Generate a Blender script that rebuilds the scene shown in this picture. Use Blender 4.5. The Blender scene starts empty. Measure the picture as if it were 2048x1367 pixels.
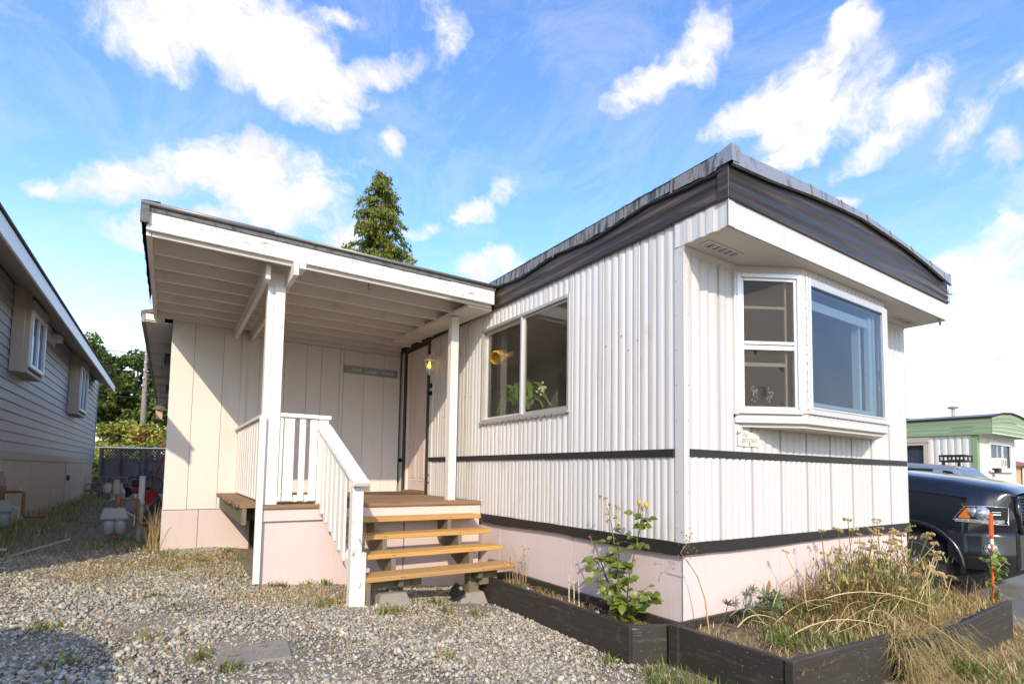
import bpy, math, random
import numpy as np
from mathutils import Vector, Matrix

random.seed(7)
RNG = np.random.default_rng(11)
SC = bpy.context.scene
COL = SC.collection

# ------------------------------------------------------------------ camera
cam = bpy.data.cameras.new('camera')
cam_ob = bpy.data.objects.new('camera', cam)
COL.objects.link(cam_ob)
rot = Matrix(((0.836448, -0.0473, -0.546001), (-0.547823, -0.04373, -0.835451), (0.01564, 0.997923, -0.06249)))
cam_ob.matrix_world = Matrix.Translation((-3.0543, -2.4748, 1.284)) @ rot.to_4x4()
cam.sensor_width = 36.0
cam.lens = 18.551
cam.shift_x = -0.00158
cam.shift_y = 0.0945
cam.clip_start = 0.05
cam.clip_end = 3000
SC.camera = cam_ob

# ------------------------------------------------------------------ sun and sky
SUN_L = Vector((0.54, 1.0, -0.70)).normalized()          # the way the light travels
sun = bpy.data.lights.new('sun', 'SUN')
sun.energy = 3.3
sun.angle = math.radians(0.5)
sun.color = (1.0, 0.87, 0.67)
sun_ob = bpy.data.objects.new('sun', sun)
COL.objects.link(sun_ob)
sun_ob.rotation_euler = SUN_L.to_track_quat('-Z', 'Y').to_euler()
to_sun = -SUN_L
SUN_EL = math.asin(to_sun.z)
SUN_AZ = math.atan2(to_sun.x, to_sun.y)

world = bpy.data.worlds.new('World')
SC.world = world
world.use_nodes = True
SKY_STRENGTH = 0.15


def build_sky():
    nt = world.node_tree
    nt.nodes.clear()
    N, L = nt.nodes, nt.links
    out = N.new('ShaderNodeOutputWorld')
    bg = N.new('ShaderNodeBackground')
    bg.inputs['Strength'].default_value = SKY_STRENGTH
    L.new(bg.outputs[0], out.inputs['Surface'])
    sky = N.new('ShaderNodeTexSky')
    sky.sky_type = 'NISHITA'
    sky.sun_disc = False
    sky.sun_elevation = SUN_EL
    sky.sun_rotation = SUN_AZ
    sky.air_density = 1.0
    sky.dust_density = 0.6
    sky.ozone_density = 2.0
    hsv = N.new('ShaderNodeHueSaturation')
    hsv.inputs['Hue'].default_value = 0.507
    hsv.inputs['Saturation'].default_value = 1.18
    hsv.inputs['Value'].default_value = 2.15
    L.new(sky.outputs[0], hsv.inputs['Color'])
    tc = N.new('ShaderNodeTexCoord')
    d = tc.outputs['Generated']

    def math_node(op, a, b=None, c=None, clamp=False):
        n = N.new('ShaderNodeMath')
        n.operation = op
        n.use_clamp = clamp
        for i, v in enumerate((a, b, c)):
            if v is None:
                continue
            if isinstance(v, (int, float)):
                n.inputs[i].default_value = v
            else:
                L.new(v, n.inputs[i])
        return n.outputs[0]

    def dot(vec, const):
        n = N.new('ShaderNodeVectorMath')
        n.operation = 'DOT_PRODUCT'
        L.new(vec, n.inputs[0])
        n.inputs[1].default_value = const
        return n.outputs['Value']

    def noise(vec, scale, detail, rough, lac=2.1, dist=0.0):
        n = N.new('ShaderNodeTexNoise')
        n.inputs['Scale'].default_value = scale
        n.inputs['Detail'].default_value = detail
        n.inputs['Roughness'].default_value = rough
        n.inputs['Lacunarity'].default_value = lac
        n.inputs['Distortion'].default_value = dist
        L.new(vec, n.inputs['Vector'])
        return n

    # cloud banks: azimuth, elevation, half sizes in degrees, tilt, weight
    banks = [(1.8, 37.4, 8.4, 3.1, 14, 1.25), (7.7, 36.1, 7.3, 3.2, -2, 1.3), (16.9, 37.2, 4.7, 1.4, 31, 1.0), (12.2, 33.8, 3.3, 2.1, 4, .95),
             (-2.1, 34.7, 3.6, 2.2, -10, .95), (4.6, 26.9, 7.1, 2.9, 15, 1.2), (8.8, 24.6, 5.8, 3.2, 12, 1.15), (-4.4, 23.5, 4.1, 2.0, 28, 1.05),
             (-8.9, 21.5, 1.2, .9, 19, .7), (-1.2, 20.7, 6.6, 1.8, 15, .9), (14.7, 22.8, 3.3, 1.6, 8, .9), (47.2, 36.9, 4.0, 1.6, 28, 1.0),
             (52.9, 39.0, 2.1, 2.3, 16, .85), (66.1, 36.4, 1.9, 1.9, 25, 1.1), (60.5, 34.1, 6.3, 2.2, 10, 1.15), (63.9, 31.5, 5.9, 3.2, -6, 1.05),
             (71.3, 30.1, 2.4, 2.3, 22, 1.05), (61.3, 29.4, 3.7, 1.7, 19, .95), (68.6, 27.6, 3.3, 1.4, 12, .95), (74.6, 27.6, 2.7, 1.5, 31, .8),
             (27.6, 26.4, 2.5, 1.5, 3, 1.0), (31.8, 28.8, 2.4, 1.4, 29, .75), (30.0, 21.7, 4.6, 1.9, 2, 1.0), (19.5, 31.8, 1.5, 1.5, 8, .9),
             (13.3, 40.7, 2.0, .8, 14, .8), (22.0, 24.6, 2.0, 1.0, 6, .8), (65.8, 24.3, 1.5, .7, -14, 1.0), (24.1, 40.9, 2.1, 3.0, -1, .62),
             (76.1, 17.3, 4.9, 2.7, 20, 1.1), (75.6, 11.1, 6.9, 4.3, -9, 1.2), (77.5, 25.2, 1.4, 1.6, 19, .9), (78.0, 29.3, 1.2, 1.2, 0, .8),
             (67.8, 11.3, 4.2, 3.5, -7, .7)]
    # the direction is warped a little so that no bank has a smooth outline
    w1 = noise(d, 6.0, 4.0, 0.6)
    sub = N.new('ShaderNodeVectorMath'); sub.operation = 'SUBTRACT'
    L.new(w1.outputs['Color'], sub.inputs[0]); sub.inputs[1].default_value = (.5, .5, .5)
    scl = N.new('ShaderNodeVectorMath'); scl.operation = 'SCALE'
    L.new(sub.outputs[0], scl.inputs[0]); scl.inputs['Scale'].default_value = 0.10
    add = N.new('ShaderNodeVectorMath'); add.operation = 'ADD'
    L.new(d, add.inputs[0]); L.new(scl.outputs[0], add.inputs[1])
    dw = add.outputs[0]
    total = None
    for az, el, a, b, tilt, w in banks:
        az, el, t = math.radians(az), math.radians(el), math.radians(tilt)
        c = Vector((math.sin(az) * math.cos(el), math.cos(az) * math.cos(el), math.sin(el)))
        e = Vector((math.cos(az), -math.sin(az), 0))
        n = e.cross(c)
        u = (e * math.cos(t) + n * math.sin(t)) / (math.radians(a) * 1.25)
        v = (-e * math.sin(t) + n * math.cos(t)) / (math.radians(b) * 1.25)
        du = dot(dw, u); dv = dot(dw, v)
        r2 = math_node('MULTIPLY_ADD', du, du, math_node('MULTIPLY', dv, dv))
        val = math_node('MULTIPLY', math_node('SUBTRACT', 1.0, r2, clamp=True), w)
        total = val if total is None else math_node('MAXIMUM', total, val)
    # loose cloud everywhere else (behind the camera as well)
    far = noise(d, 2.3, 5.0, 0.62)
    loose = math_node('MULTIPLY', math_node('SUBTRACT', far.outputs['Fac'], 0.54, clamp=True), 2.2)
    total = math_node('MAXIMUM', total, loose)
    fb = noise(dw, 17.0, 9.0, 0.63, 2.2, 0.35)
    den = math_node('ADD', math_node('MULTIPLY', total, 1.15), math_node('MULTIPLY', math_node('SUBTRACT', fb.outputs['Fac'], 0.5), 2.5))
    mr = N.new('ShaderNodeMapRange'); mr.interpolation_type = 'SMOOTHSTEP'
    mr.inputs['From Min'].default_value = 0.18; mr.inputs['From Max'].default_value = 1.35
    L.new(den, mr.inputs['Value'])
    gate = N.new('ShaderNodeMapRange'); gate.interpolation_type = 'SMOOTHSTEP'
    gate.inputs['From Min'].default_value = 0.0; gate.inputs['From Max'].default_value = 0.18
    L.new(total, gate.inputs['Value'])
    mask = math_node('MULTIPLY', mr.outputs[0], gate.outputs[0])
    # thin veil of high cirrus, milky towards the horizon
    st = N.new('ShaderNodeMapping'); st.inputs['Scale'].default_value = (3.0, 1.2, 4.0); st.inputs['Rotation'].default_value = (0.3, 0.2, 0.9)
    L.new(d, st.inputs['Vector'])
    ci = noise(st.outputs[0], 2.2, 7.0, 0.68, 2.3, 0.8)
    veil = math_node('MULTIPLY', math_node('SUBTRACT', ci.outputs['Fac'], 0.44, clamp=True), 0.75, clamp=True)
    sep = N.new('ShaderNodeSeparateXYZ'); L.new(d, sep.inputs[0])
    hz = N.new('ShaderNodeMapRange'); hz.interpolation_type = 'SMOOTHSTEP'
    hz.inputs['From Min'].default_value = 0.40; hz.inputs['From Max'].default_value = 0.04
    hz.inputs['To Max'].default_value = 0.80
    L.new(sep.outputs['Z'], hz.inputs['Value'])
    veil = math_node('MAXIMUM', veil, hz.outputs[0])
    mx0 = N.new('ShaderNodeMix'); mx0.data_type = 'RGBA'
    L.new(veil, mx0.inputs['Factor']); L.new(hsv.outputs[0], mx0.inputs['A'])
    mx0.inputs['B'].default_value = (6.6, 6.25, 5.75, 1)
    # cloud body, a little greyer where it is thick
    tone = noise(dw, 9.0, 6.0, 0.6)
    tr = N.new('ShaderNodeMapRange'); tr.inputs['From Min'].default_value = 0.35; tr.inputs['From Max'].default_value = 0.62
    L.new(tone.outputs['Fac'], tr.inputs['Value'])
    mc = N.new('ShaderNodeMix'); mc.data_type = 'RGBA'
    L.new(tr.outputs[0], mc.inputs['Factor'])
    mc.inputs['A'].default_value = (4.9, 4.95, 5.1, 1)
    mc.inputs['B'].default_value = (7.0, 6.6, 6.05, 1)
    mx = N.new('ShaderNodeMix'); mx.data_type = 'RGBA'
    L.new(mask, mx.inputs['Factor']); L.new(mx0.outputs['Result'], mx.inputs['A']); L.new(mc.outputs['Result'], mx.inputs['B'])
    L.new(mx.outputs['Result'], bg.inputs['Color'])


build_sky()
world.cycles.sampling_method = 'MANUAL'
world.cycles.sample_map_resolution = 512
SC.view_settings.view_transform = 'Standard'
SC.view_settings.look = 'None'
SC.view_settings.exposure = 0.28
SC.view_settings.gamma = 1.0
SC.view_settings.use_curve_mapping = False
SC.cycles.max_bounces = 10
SC.cycles.transparent_max_bounces = 24

# ------------------------------------------------------------------ materials


def mat(name, base, rough=.6, metal=0., layers=(), bump=0., bscale=(40, 40, 40), bdetail=5., rnd=0., spec=.5, coat=0., col_attr=None, transl=0., emit=None, bdist=.01):
    """layers: (colour, scale xyz, lo, hi, strength[, detail]) - noise masks that lay a second colour over the base"""
    m = bpy.data.materials.new(name)
    m.use_nodes = True
    nt = m.node_tree
    N, L = nt.nodes, nt.links
    bs = N['Principled BSDF']
    geo = N.new('ShaderNodeNewGeometry')
    oi = N.new('ShaderNodeObjectInfo')
    pos = N.new('ShaderNodeVectorMath'); pos.operation = 'MULTIPLY_ADD'
    L.new(oi.outputs['Random'], pos.inputs[0]); pos.inputs[1].default_value = (3.7, 5.1, 2.3)
    L.new(geo.outputs['Position'], pos.inputs[2])
    if col_attr:
        at = N.new('ShaderNodeAttribute'); at.attribute_name = col_attr
        cur = at.outputs['Color']
    else:
        rgb = N.new('ShaderNodeRGB'); rgb.outputs[0].default_value = (*base, 1)
        cur = rgb.outputs[0]
    for ly in layers:
        color, scale, lo, hi, strength = ly[:5]
        mp = N.new('ShaderNodeMapping'); mp.inputs['Scale'].default_value = scale
        L.new(pos.outputs[0], mp.inputs['Vector'])
        nz = N.new('ShaderNodeTexNoise'); nz.inputs['Scale'].default_value = 1.0
        nz.inputs['Detail'].default_value = ly[5] if len(ly) > 5 else 5.0
        nz.inputs['Roughness'].default_value = .62
        L.new(mp.outputs[0], nz.inputs['Vector'])
        mr = N.new('ShaderNodeMapRange'); mr.interpolation_type = 'SMOOTHSTEP'
        mr.inputs['From Min'].default_value = lo; mr.inputs['From Max'].default_value = hi; mr.inputs['To Max'].default_value = strength
        L.new(nz.outputs['Fac'], mr.inputs['Value'])
        mx = N.new('ShaderNodeMix'); mx.data_type = 'RGBA'
        L.new(mr.outputs[0], mx.inputs['Factor']); L.new(cur, mx.inputs['A']); mx.inputs['B'].default_value = (*color, 1)
        cur = mx.outputs['Result']
    if rnd:
        mr = N.new('ShaderNodeMapRange'); mr.inputs['To Min'].default_value = 1 - rnd; mr.inputs['To Max'].default_value = 1 + rnd
        L.new(oi.outputs['Random'], mr.inputs['Value'])
        sc = N.new('ShaderNodeVectorMath'); sc.operation = 'SCALE'
        L.new(cur, sc.inputs[0]); L.new(mr.outputs[0], sc.inputs['Scale'])
        cur = sc.outputs[0]
    L.new(cur, bs.inputs['Base Color'])
    bs.inputs['Roughness'].default_value = rough
    bs.inputs['Metallic'].default_value = metal
    bs.inputs['Specular IOR Level'].default_value = spec
    bs.inputs['Coat Weight'].default_value = coat
    bs.inputs['Coat Roughness'].default_value = .03
    if emit:
        bs.inputs['Emission Color'].default_value = (*emit[0], 1)
        bs.inputs['Emission Strength'].default_value = emit[1]
    if bump:
        mp = N.new('ShaderNodeMapping'); mp.inputs['Scale'].default_value = bscale
        L.new(pos.outputs[0], mp.inputs['Vector'])
        nz = N.new('ShaderNodeTexNoise'); nz.inputs['Scale'].default_value = 1.0; nz.inputs['Detail'].default_value = bdetail
        L.new(mp.outputs[0], nz.inputs['Vector'])
        bp = N.new('ShaderNodeBump'); bp.inputs['Strength'].default_value = bump; bp.inputs['Distance'].default_value = bdist
        L.new(nz.outputs['Fac'], bp.inputs['Height']); L.new(bp.outputs[0], bs.inputs['Normal'])
    if transl:
        tr = N.new('ShaderNodeBsdfTranslucent'); L.new(cur, tr.inputs['Color'])
        ms = N.new('ShaderNodeMixShader'); ms.inputs[0].default_value = transl
        L.new(bs.outputs[0], ms.inputs[1]); L.new(tr.outputs[0], ms.inputs[2])
        L.new(ms.outputs[0], N['Material Output'].inputs['Surface'])
    return m


def glass_mat(name, tint=(.9, .93, .95), ior=1.5, rough=0.0, dirt=0.0, dirt_col=(.5, .48, .45), reflect_tint=(1, 1, 1)):
    m = bpy.data.materials.new(name)
    m.use_nodes = True
    nt = m.node_tree
    nt.nodes.clear()
    N, L = nt.nodes, nt.links
    out = N.new('ShaderNodeOutputMaterial')
    tr = N.new('ShaderNodeBsdfTransparent'); tr.inputs['Color'].default_value = (*tint, 1)
    gl = N.new('ShaderNodeBsdfGlossy'); gl.inputs['Roughness'].default_value = rough; gl.inputs['Color'].default_value = (*reflect_tint, 1)
    fr = N.new('ShaderNodeFresnel'); fr.inputs['IOR'].default_value = ior
    ms = N.new('ShaderNodeMixShader')
    geo0 = N.new('ShaderNodeNewGeometry')       # the inner face of a pane adds no second mirror
    inv = N.new('ShaderNodeMath'); inv.operation = 'SUBTRACT'; inv.inputs[0].default_value = 1.0
    L.new(geo0.outputs['Backfacing'], inv.inputs[1])
    mul = N.new('ShaderNodeMath'); mul.operation = 'MULTIPLY'
    L.new(fr.outputs[0], mul.inputs[0]); L.new(inv.outputs[0], mul.inputs[1])
    L.new(mul.outputs[0], ms.inputs[0]); L.new(tr.outputs[0], ms.inputs[1]); L.new(gl.outputs[0], ms.inputs[2])
    last = ms
    if dirt:
        df = N.new('ShaderNodeBsdfDiffuse'); df.inputs['Color'].default_value = (*dirt_col, 1)
        geo = N.new('ShaderNodeNewGeometry')
        nz = N.new('ShaderNodeTexNoise'); nz.inputs['Scale'].default_value = 3.0; nz.inputs['Detail'].default_value = 8
        L.new(geo.outputs['Position'], nz.inputs['Vector'])
        mr = N.new('ShaderNodeMapRange'); mr.inputs['From Min'].default_value = .3; mr.inputs['From Max'].default_value = .75
        mr.inputs['To Min'].default_value = dirt * .4; mr.inputs['To Max'].default_value = dirt
        L.new(nz.outputs['Fac'], mr.inputs['Value'])
        m2 = N.new('ShaderNodeMixShader')
        L.new(mr.outputs[0], m2.inputs[0]); L.new(ms.outputs[0], m2.inputs[1]); L.new(df.outputs[0], m2.inputs[2])
        last = m2
    L.new(last.outputs[0], out.inputs['Surface'])
    return m


def screen_mat(name, color, cover):
    m = bpy.data.materials.new(name)
    m.use_nodes = True
    nt = m.node_tree
    nt.nodes.clear()
    N, L = nt.nodes, nt.links
    out = N.new('ShaderNodeOutputMaterial')
    tr = N.new('ShaderNodeBsdfTransparent')
    df = N.new('ShaderNodeBsdfDiffuse'); df.inputs['Color'].default_value = (*color, 1)
    ms = N.new('ShaderNodeMixShader'); ms.inputs[0].default_value = cover
    L.new(tr.outputs[0], ms.inputs[1]); L.new(df.outputs[0], ms.inputs[2]); L.new(ms.outputs[0], out.inputs['Surface'])
    return m


VS = (38, 38, .7)          # streaks that run down a wall
M = {}
M['siding'] = mat('white_siding_paint', (.68, .655, .615), .55, layers=[((.38, .35, .30), (26, 26, .5), .47, .78, .72), ((.30, .25, .19), (90, 90, 3), .66, .82, .35), ((.34, .28, .2), (5, 5, 2.2), .58, .82, .45), ((.34, .17, .06), (60, 60, 1.2), .70, .78, .5)], bump=.12, bscale=(18, 18, 5), rnd=.03)
M['siding_front'] = mat('white_front_paint', (.595, .58, .555), .5, layers=[((.47, .44, .39), (22, 22, .45), .52, .80, .55), ((.45, .36, .25), (70, 70, 4), .70, .84, .35)], bump=.10, bscale=(14, 14, 4), rnd=.025)
M['alum'] = mat('weathered_aluminium', (.52, .49, .44), .42, .55, layers=[((.30, .24, .17), (16, 16, 16), .55, .8, .5)])
M['alum_bright'] = mat('bright_aluminium', (.68, .67, .65), .38, .5, layers=[((.35, .30, .24), (20, 20, 20), .6, .85, .45)])
M['black_trim'] = mat('black_trim_paint', (.022, .020, .019), .5, layers=[((.16, .13, .10), (7, 7, 40), .60, .82, .5), ((.3, .26, .2), (60, 60, 60), .72, .8, .4)], bump=.2, bscale=(12, 12, 40))
M['black_fascia'] = mat('weathered_black_fascia', (.030, .023, .017), .5, layers=[((.20, .125, .07), (.9, .9, 22), .46, .72, .75), ((.26, .19, .13), (2.2, 2.2, 46), .60, .80, .5)], bump=.15, bscale=(2, 2, 30))
M['black_front'] = mat('front_black_fascia', (.034, .026, .022), .38, layers=[((.15, .105, .085), (.5, 1, 17), .46, .72, .7), ((.075, .058, .048), (1.2, 1, 30), .5, .7, .5)], bump=.15, bscale=(2, 2, 26))
M['lip'] = mat('zinc_roof_edge', (.36, .36, .36), .42, .5, layers=[((.09, .08, .07), (26, 26, 5), .52, .66, .7), ((.33, .15, .05), (9, 9, 3), .70, .8, .5)], bump=.25, bscale=(8, 8, 8))
M['lip_dark'] = mat('tarred_roof_edge', (.25, .24, .225), .55, .3, layers=[((.035, .032, .03), (24, 34, 3), .47, .62, .85), ((.42, .38, .32), (50, 50, 6), .62, .75, .6)], bump=.4, bscale=(20, 20, 10))
M['tar'] = mat('roof_tar', (.03, .028, .026), .8, bump=.6, bscale=(20, 20, 20))
M['soffit'] = mat('soffit_paint', (.66, .61, .53), .55, layers=[((.35, .27, .18), (3, 3, 3), .6, .85, .35), ((.4, .37, .33), (1, 9, 1), .58, .8, .3)])
M['pink'] = mat('pale_pink_plywood', (.70, .57, .53), .7, layers=[((.60, .49, .45), (6, 6, .8), .5, .8, .5), ((.80, .74, .70), (30, 30, 2), .58, .8, .5), ((.35, .3, .26), (40, 40, 30), .68, .74, .5), ((.42, .35, .29), (3.5, 3.5, 1.6), .58, .8, .45), ((.5, .42, .36), (34, 34, 1.2), .62, .8, .4)], bump=.35, bscale=(60, 60, 3.5), rnd=.02, bdist=.006)
M['white_wood'] = mat('white_porch_paint', (.78, .735, .665), .6, layers=[((.62, .57, .50), (5, 5, 5), .5, .8, .5), ((.33, .26, .18), (30, 30, 30), .655, .70, .6, 7)], bump=.25, bscale=(60, 60, 60), rnd=.02, bdist=.004)
M['peel'] = mat('peeling_white_paint', (.80, .765, .70), .6, layers=[((.36, .26, .17), (7, 40, 40), .585, .63, .85, 8), ((.5, .45, .38), (14, 60, 60), .6, .7, .4, 6)], bump=.4, bscale=(16, 60, 60), bdist=.006)
M['peel_post'] = mat('peeling_newel_paint', (.78, .745, .68), .6, layers=[((.26, .20, .14), (44, 44, 9), .60, .64, .85, 7), ((.5, .46, .4), (60, 60, 6), .58, .7, .4, 6)], bump=.4, bscale=(60, 60, 8), bdist=.006)
M['ceiling_wood'] = mat('white_ceiling_paint', (.78, .715, .63), .65, layers=[((.47, .41, .34), (4, 9, 9), .5, .8, .5), ((.1, .08, .06), (60, 60, 60), .75, .8, .5)], bump=.2, bscale=(12, 60, 60), rnd=.04, bdist=.004)
M['cream'] = mat('cream_wall_paint', (.755, .705, .64), .65, layers=[((.60, .54, .47), (3, 3, 1.2), .5, .8, .45), ((.25, .2, .15), (45, 45, 45), .74, .79, .5)], bump=.2, bscale=(70, 70, 5), rnd=.018, bdist=.004)
M['gap'] = mat('dark_board_joint', (.07, .055, .04), .9)
M['deck'] = mat('weathered_deck_wood', (.27, .165, .085), .75, layers=[((.12, .07, .04), (3, 60, 60), .48, .7, .7), ((.42, .33, .22), (4, 40, 40), .58, .8, .5)], bump=.4, bscale=(6, 90, 90), rnd=.14, bdist=.004)
M['tread'] = mat('golden_stained_tread', (.56, .32, .095), .55, layers=[((.34, .17, .05), (2.4, 55, 55), .48, .72, .65), ((.70, .44, .17), (3, 20, 20), .55, .8, .45)], bump=.2, bscale=(5, 90, 90), rnd=.07, bdist=.003)
M['tread_low'] = mat('weathered_low_tread', (.47, .27, .095), .65, layers=[((.25, .14, .06), (2.4, 60, 60), .46, .7, .7), ((.55, .42, .24), (3, 20, 20), .5, .8, .5)], bump=.3, bscale=(5, 90, 90), bdist=.003)
M['stringer'] = mat('grey_treated_wood', (.19, .155, .10), .8, layers=[((.09, .07, .045), (50, 50, 6), .5, .7, .6), ((.3, .27, .2), (9, 9, 9), .6, .8, .5)], bump=.3, bscale=(60, 60, 8), bdist=.004)
M['planter'] = mat('dark_stained_planter', (.036, .030, .024), .6, layers=[((.105, .085, .065), (2.5, 2.5, 45), .5, .78, .6), ((.34, .29, .22), (38, 38, 55), .645, .70, .75), ((.42, .35, .26), (5, 5, 70), .66, .73, .6), ((.13, .11, .085), (8, 8, 8), .55, .8, .5)], bump=.35, bscale=(8, 8, 70), rnd=.12, bdist=.004)
M['soil'] = mat('dry_soil', (.20, .145, .09), .95, layers=[((.09, .06, .04), (14, 14, 14), .45, .65, .8), ((.36, .28, .17), (40, 40, 40), .55, .75, .7)], bump=1., bscale=(50, 50, 50), bdist=.02)
M['door'] = mat('pinkish_door_paint', (.73, .61, .55), .5, bump=.06, bscale=(20, 20, 4))
M['lock'] = mat('dark_bronze', (.02, .018, .016), .35, .8)
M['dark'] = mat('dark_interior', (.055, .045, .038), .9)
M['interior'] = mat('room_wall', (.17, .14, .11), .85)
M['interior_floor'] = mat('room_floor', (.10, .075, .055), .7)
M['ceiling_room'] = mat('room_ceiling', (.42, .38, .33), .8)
M['glass'] = glass_mat('window_glass', (.90, .89, .85), 1.6, 0, .06, (.42, .36, .28))
M['glass_bay'] = glass_mat('bay_window_glass', (.68, .75, .80), 1.85, 0, .04, reflect_tint=(.55, .72, .95))  # blue of the reflected sky is put into the mirror colour
M['glass_car'] = glass_mat('tinted_car_glass', (.28, .33, .36), 1.9)
M['glass_clear'] = glass_mat('clear_lamp_glass', (.93, .93, .9), 1.35)
M['screen'] = screen_mat('insect_screen', (.105, .095, .085), .45)
M['white_plastic'] = mat('white_plastic', (.72, .71, .68), .4)
M['bulb'] = mat('amber_bulb', (.9, .6, .1), .4, emit=((1.0, .62, .10), 3.0))
M['sign'] = mat('grey_blue_sign_wood', (.30, .345, .35), .7, layers=[((.19, .23, .24), (3, 40, 40), .45, .7, .7), ((.36, .33, .27), (8, 70, 70), .6, .75, .7)], bump=.3, bscale=(6, 80, 80), bdist=.003)
M['sign_text'] = mat('sign_lettering', (.80, .73, .58), .7)
M['plate'] = mat('name_plate_cream', (.80, .76, .68), .4, layers=[((.55, .5, .4), (60, 60, 60), .6, .75, .4)])
M['plate_text'] = mat('name_plate_gold', (.35, .27, .075), .45)
M['black'] = mat('black_print', (.01, .01, .01), .5)
M['mat_rug'] = mat('brown_doormat', (.13, .075, .045), .95, layers=[((.30, .22, .15), (60, 60, 60), .55, .7, .7)], bump=.8, bscale=(150, 150, 150), bdist=.01)
M['concrete'] = mat('concrete', (.29, .26, .22), .9, layers=[((.22, .20, .17), (9, 9, 9), .5, .75, .6), ((.5, .47, .42), (50, 50, 50), .6, .75, .5)], bump=.4, bscale=(60, 60, 60), rnd=.06, bdist=.005)
M['soil_stone'] = mat('dirty_concrete', (.25, .22, .18), .95, layers=[((.33, .28, .21), (9, 9, 9), .45, .7, .8), ((.15, .13, .11), (40, 40, 40), .55, .7, .7)], bump=.7, bscale=(70, 70, 70), bdist=.006)
M['meter'] = mat('grey_meter_paint', (.30, .31, .30), .5, layers=[((.2, .15, .1), (18, 18, 8), .58, .75, .5)], bump=.1)
M['rust'] = mat('rusty_pipe', (.27, .13, .06), .75, .2, layers=[((.12, .06, .035), (30, 30, 30), .5, .65, .8), ((.5, .42, .33), (20, 20, 20), .62, .75, .6)], bump=.3)
M['pvc'] = mat('dusty_white_pipe', (.55, .52, .47), .6, layers=[((.33, .29, .23), (12, 12, 3), .5, .75, .5)])
M['vinyl'] = mat('grey_vinyl_siding', (.345, .33, .32), .5, layers=[((.42, .41, .40), (1.5, 1.5, 1.5), .5, .75, .5), ((.2, .19, .18), (9, 9, .8), .58, .8, .5), ((.26, .26, .27), (2, .6, 14), .5, .8, .5)], bump=.08, bscale=(3, 3, 60), rnd=.03)
M['tan_trim'] = mat('tan_wood_trim', (.47, .39, .30), .65, layers=[((.36, .29, .21), (6, 6, 6), .5, .8, .4)], rnd=.04)
M['tan_metal'] = mat('tan_skirting', (.56, .45, .32), .55, layers=[((.36, .27, .18), (20, 20, 1), .5, .8, .4)], rnd=.03)
M['white_vinyl'] = mat('white_vinyl', (.74, .74, .72), .4)
M['shingle'] = mat('dark_shingle', (.055, .052, .05), .9, layers=[((.16, .155, .15), (30, 30, 30), .5, .7, .7)], bump=.6, bscale=(40, 40, 40))
M['shingle_edge'] = mat('grey_torn_roofing', (.15, .148, .145), .9, layers=[((.05, .048, .045), (14, 14, 14), .48, .66, .8), ((.27, .265, .26), (40, 40, 40), .58, .75, .6)], bump=.6, bscale=(40, 40, 40))
M['gutter'] = mat('grey_gutter', (.26, .25, .235), .45, .5, layers=[((.36, .34, .3), (3, 20, 20), .5, .75, .6)])
M['fence'] = mat('grey_weathered_fence', (.14, .115, .10), .85, layers=[((.07, .055, .05), (24, 24, 2), .48, .7, .7)], bump=.3, bscale=(40, 40, 4), rnd=.2, bdist=.004)
M['cinder'] = mat('cinder_block', (.27, .22, .20), .95, bump=.6, bscale=(80, 80, 80), rnd=.12)
M['tank'] = mat('pale_blue_tank', (.42, .52, .56), .4)
M['red'] = mat('red_plastic', (.40, .025, .02), .45)
M['rubber'] = mat('black_rubber', (.012, .012, .012), .75, bump=.3, bscale=(60, 60, 60))
M['tyre'] = mat('dusty_tyre', (.035, .032, .03), .8, layers=[((.10, .085, .07), (20, 20, 20), .5, .75, .5)], bump=.3, bscale=(50, 50, 50))
M['engine'] = mat('dark_metal', (.045, .045, .05), .45, .6)
M['pole'] = mat('utility_pole_wood', (.25, .215, .18), .85, layers=[((.12, .1, .08), (30, 30, 2), .5, .7, .6)])
M['wire'] = mat('black_cable', (.02, .02, .022), .6)
M['galv'] = mat('galvanised_steel', (.48, .48, .47), .4, .7)
M['bark'] = mat('tree_bark', (.12, .085, .06), .9, layers=[((.05, .035, .025), (20, 20, 4), .5, .7, .7)], bump=.6, bscale=(20, 20, 5))
M['cedar_bark'] = mat('pale_cedar_bark', (.32, .24, .17), .9, bump=.5, bscale=(30, 30, 4))
M['leaf'] = mat('tree_foliage', (.06, .09, .02), .5, col_attr='Col', transl=.32, spec=.25)
M['blade'] = mat('grass_blades', (.3, .25, .1), .6, col_attr='Col', transl=.22, spec=.25)
M['rose_leaf'] = mat('rose_leaf', (.15, .195, .024), .35, layers=[((.20, .22, .035), (25, 25, 25), .5, .7, .6), ((.05, .095, .018), (9, 9, 9), .5, .7, .5)], rnd=.28, transl=.3, spec=.4)
M['vine_leaf'] = mat('vine_leaf', (.20, .27, .045), .45, layers=[((.36, .34, .07), (12, 12, 12), .55, .75, .6)], rnd=.2, transl=.35)
M['lupine_leaf'] = mat('lupine_leaf', (.10, .145, .06), .55, layers=[((.20, .22, .10), (20, 20, 20), .5, .7, .5)], rnd=.25, transl=.25)
M['fern_leaf'] = mat('fern_leaf', (.16, .30, .05), .5, rnd=.2, transl=.3)
M['stem_green'] = mat('green_stem', (.13, .14, .035), .6, layers=[((.2, .13, .06), (20, 20, 8), .5, .7, .6)])
M['stem_dry'] = mat('dry_stem', (.42, .29, .13), .7, layers=[((.24, .14, .06), (14, 14, 14), .5, .72, .7)], rnd=.15)
M['straw'] = mat('straw_stalk', (.58, .45, .22), .6, layers=[((.40, .26, .10), (9, 9, 9), .5, .75, .6)], rnd=.15)
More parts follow.
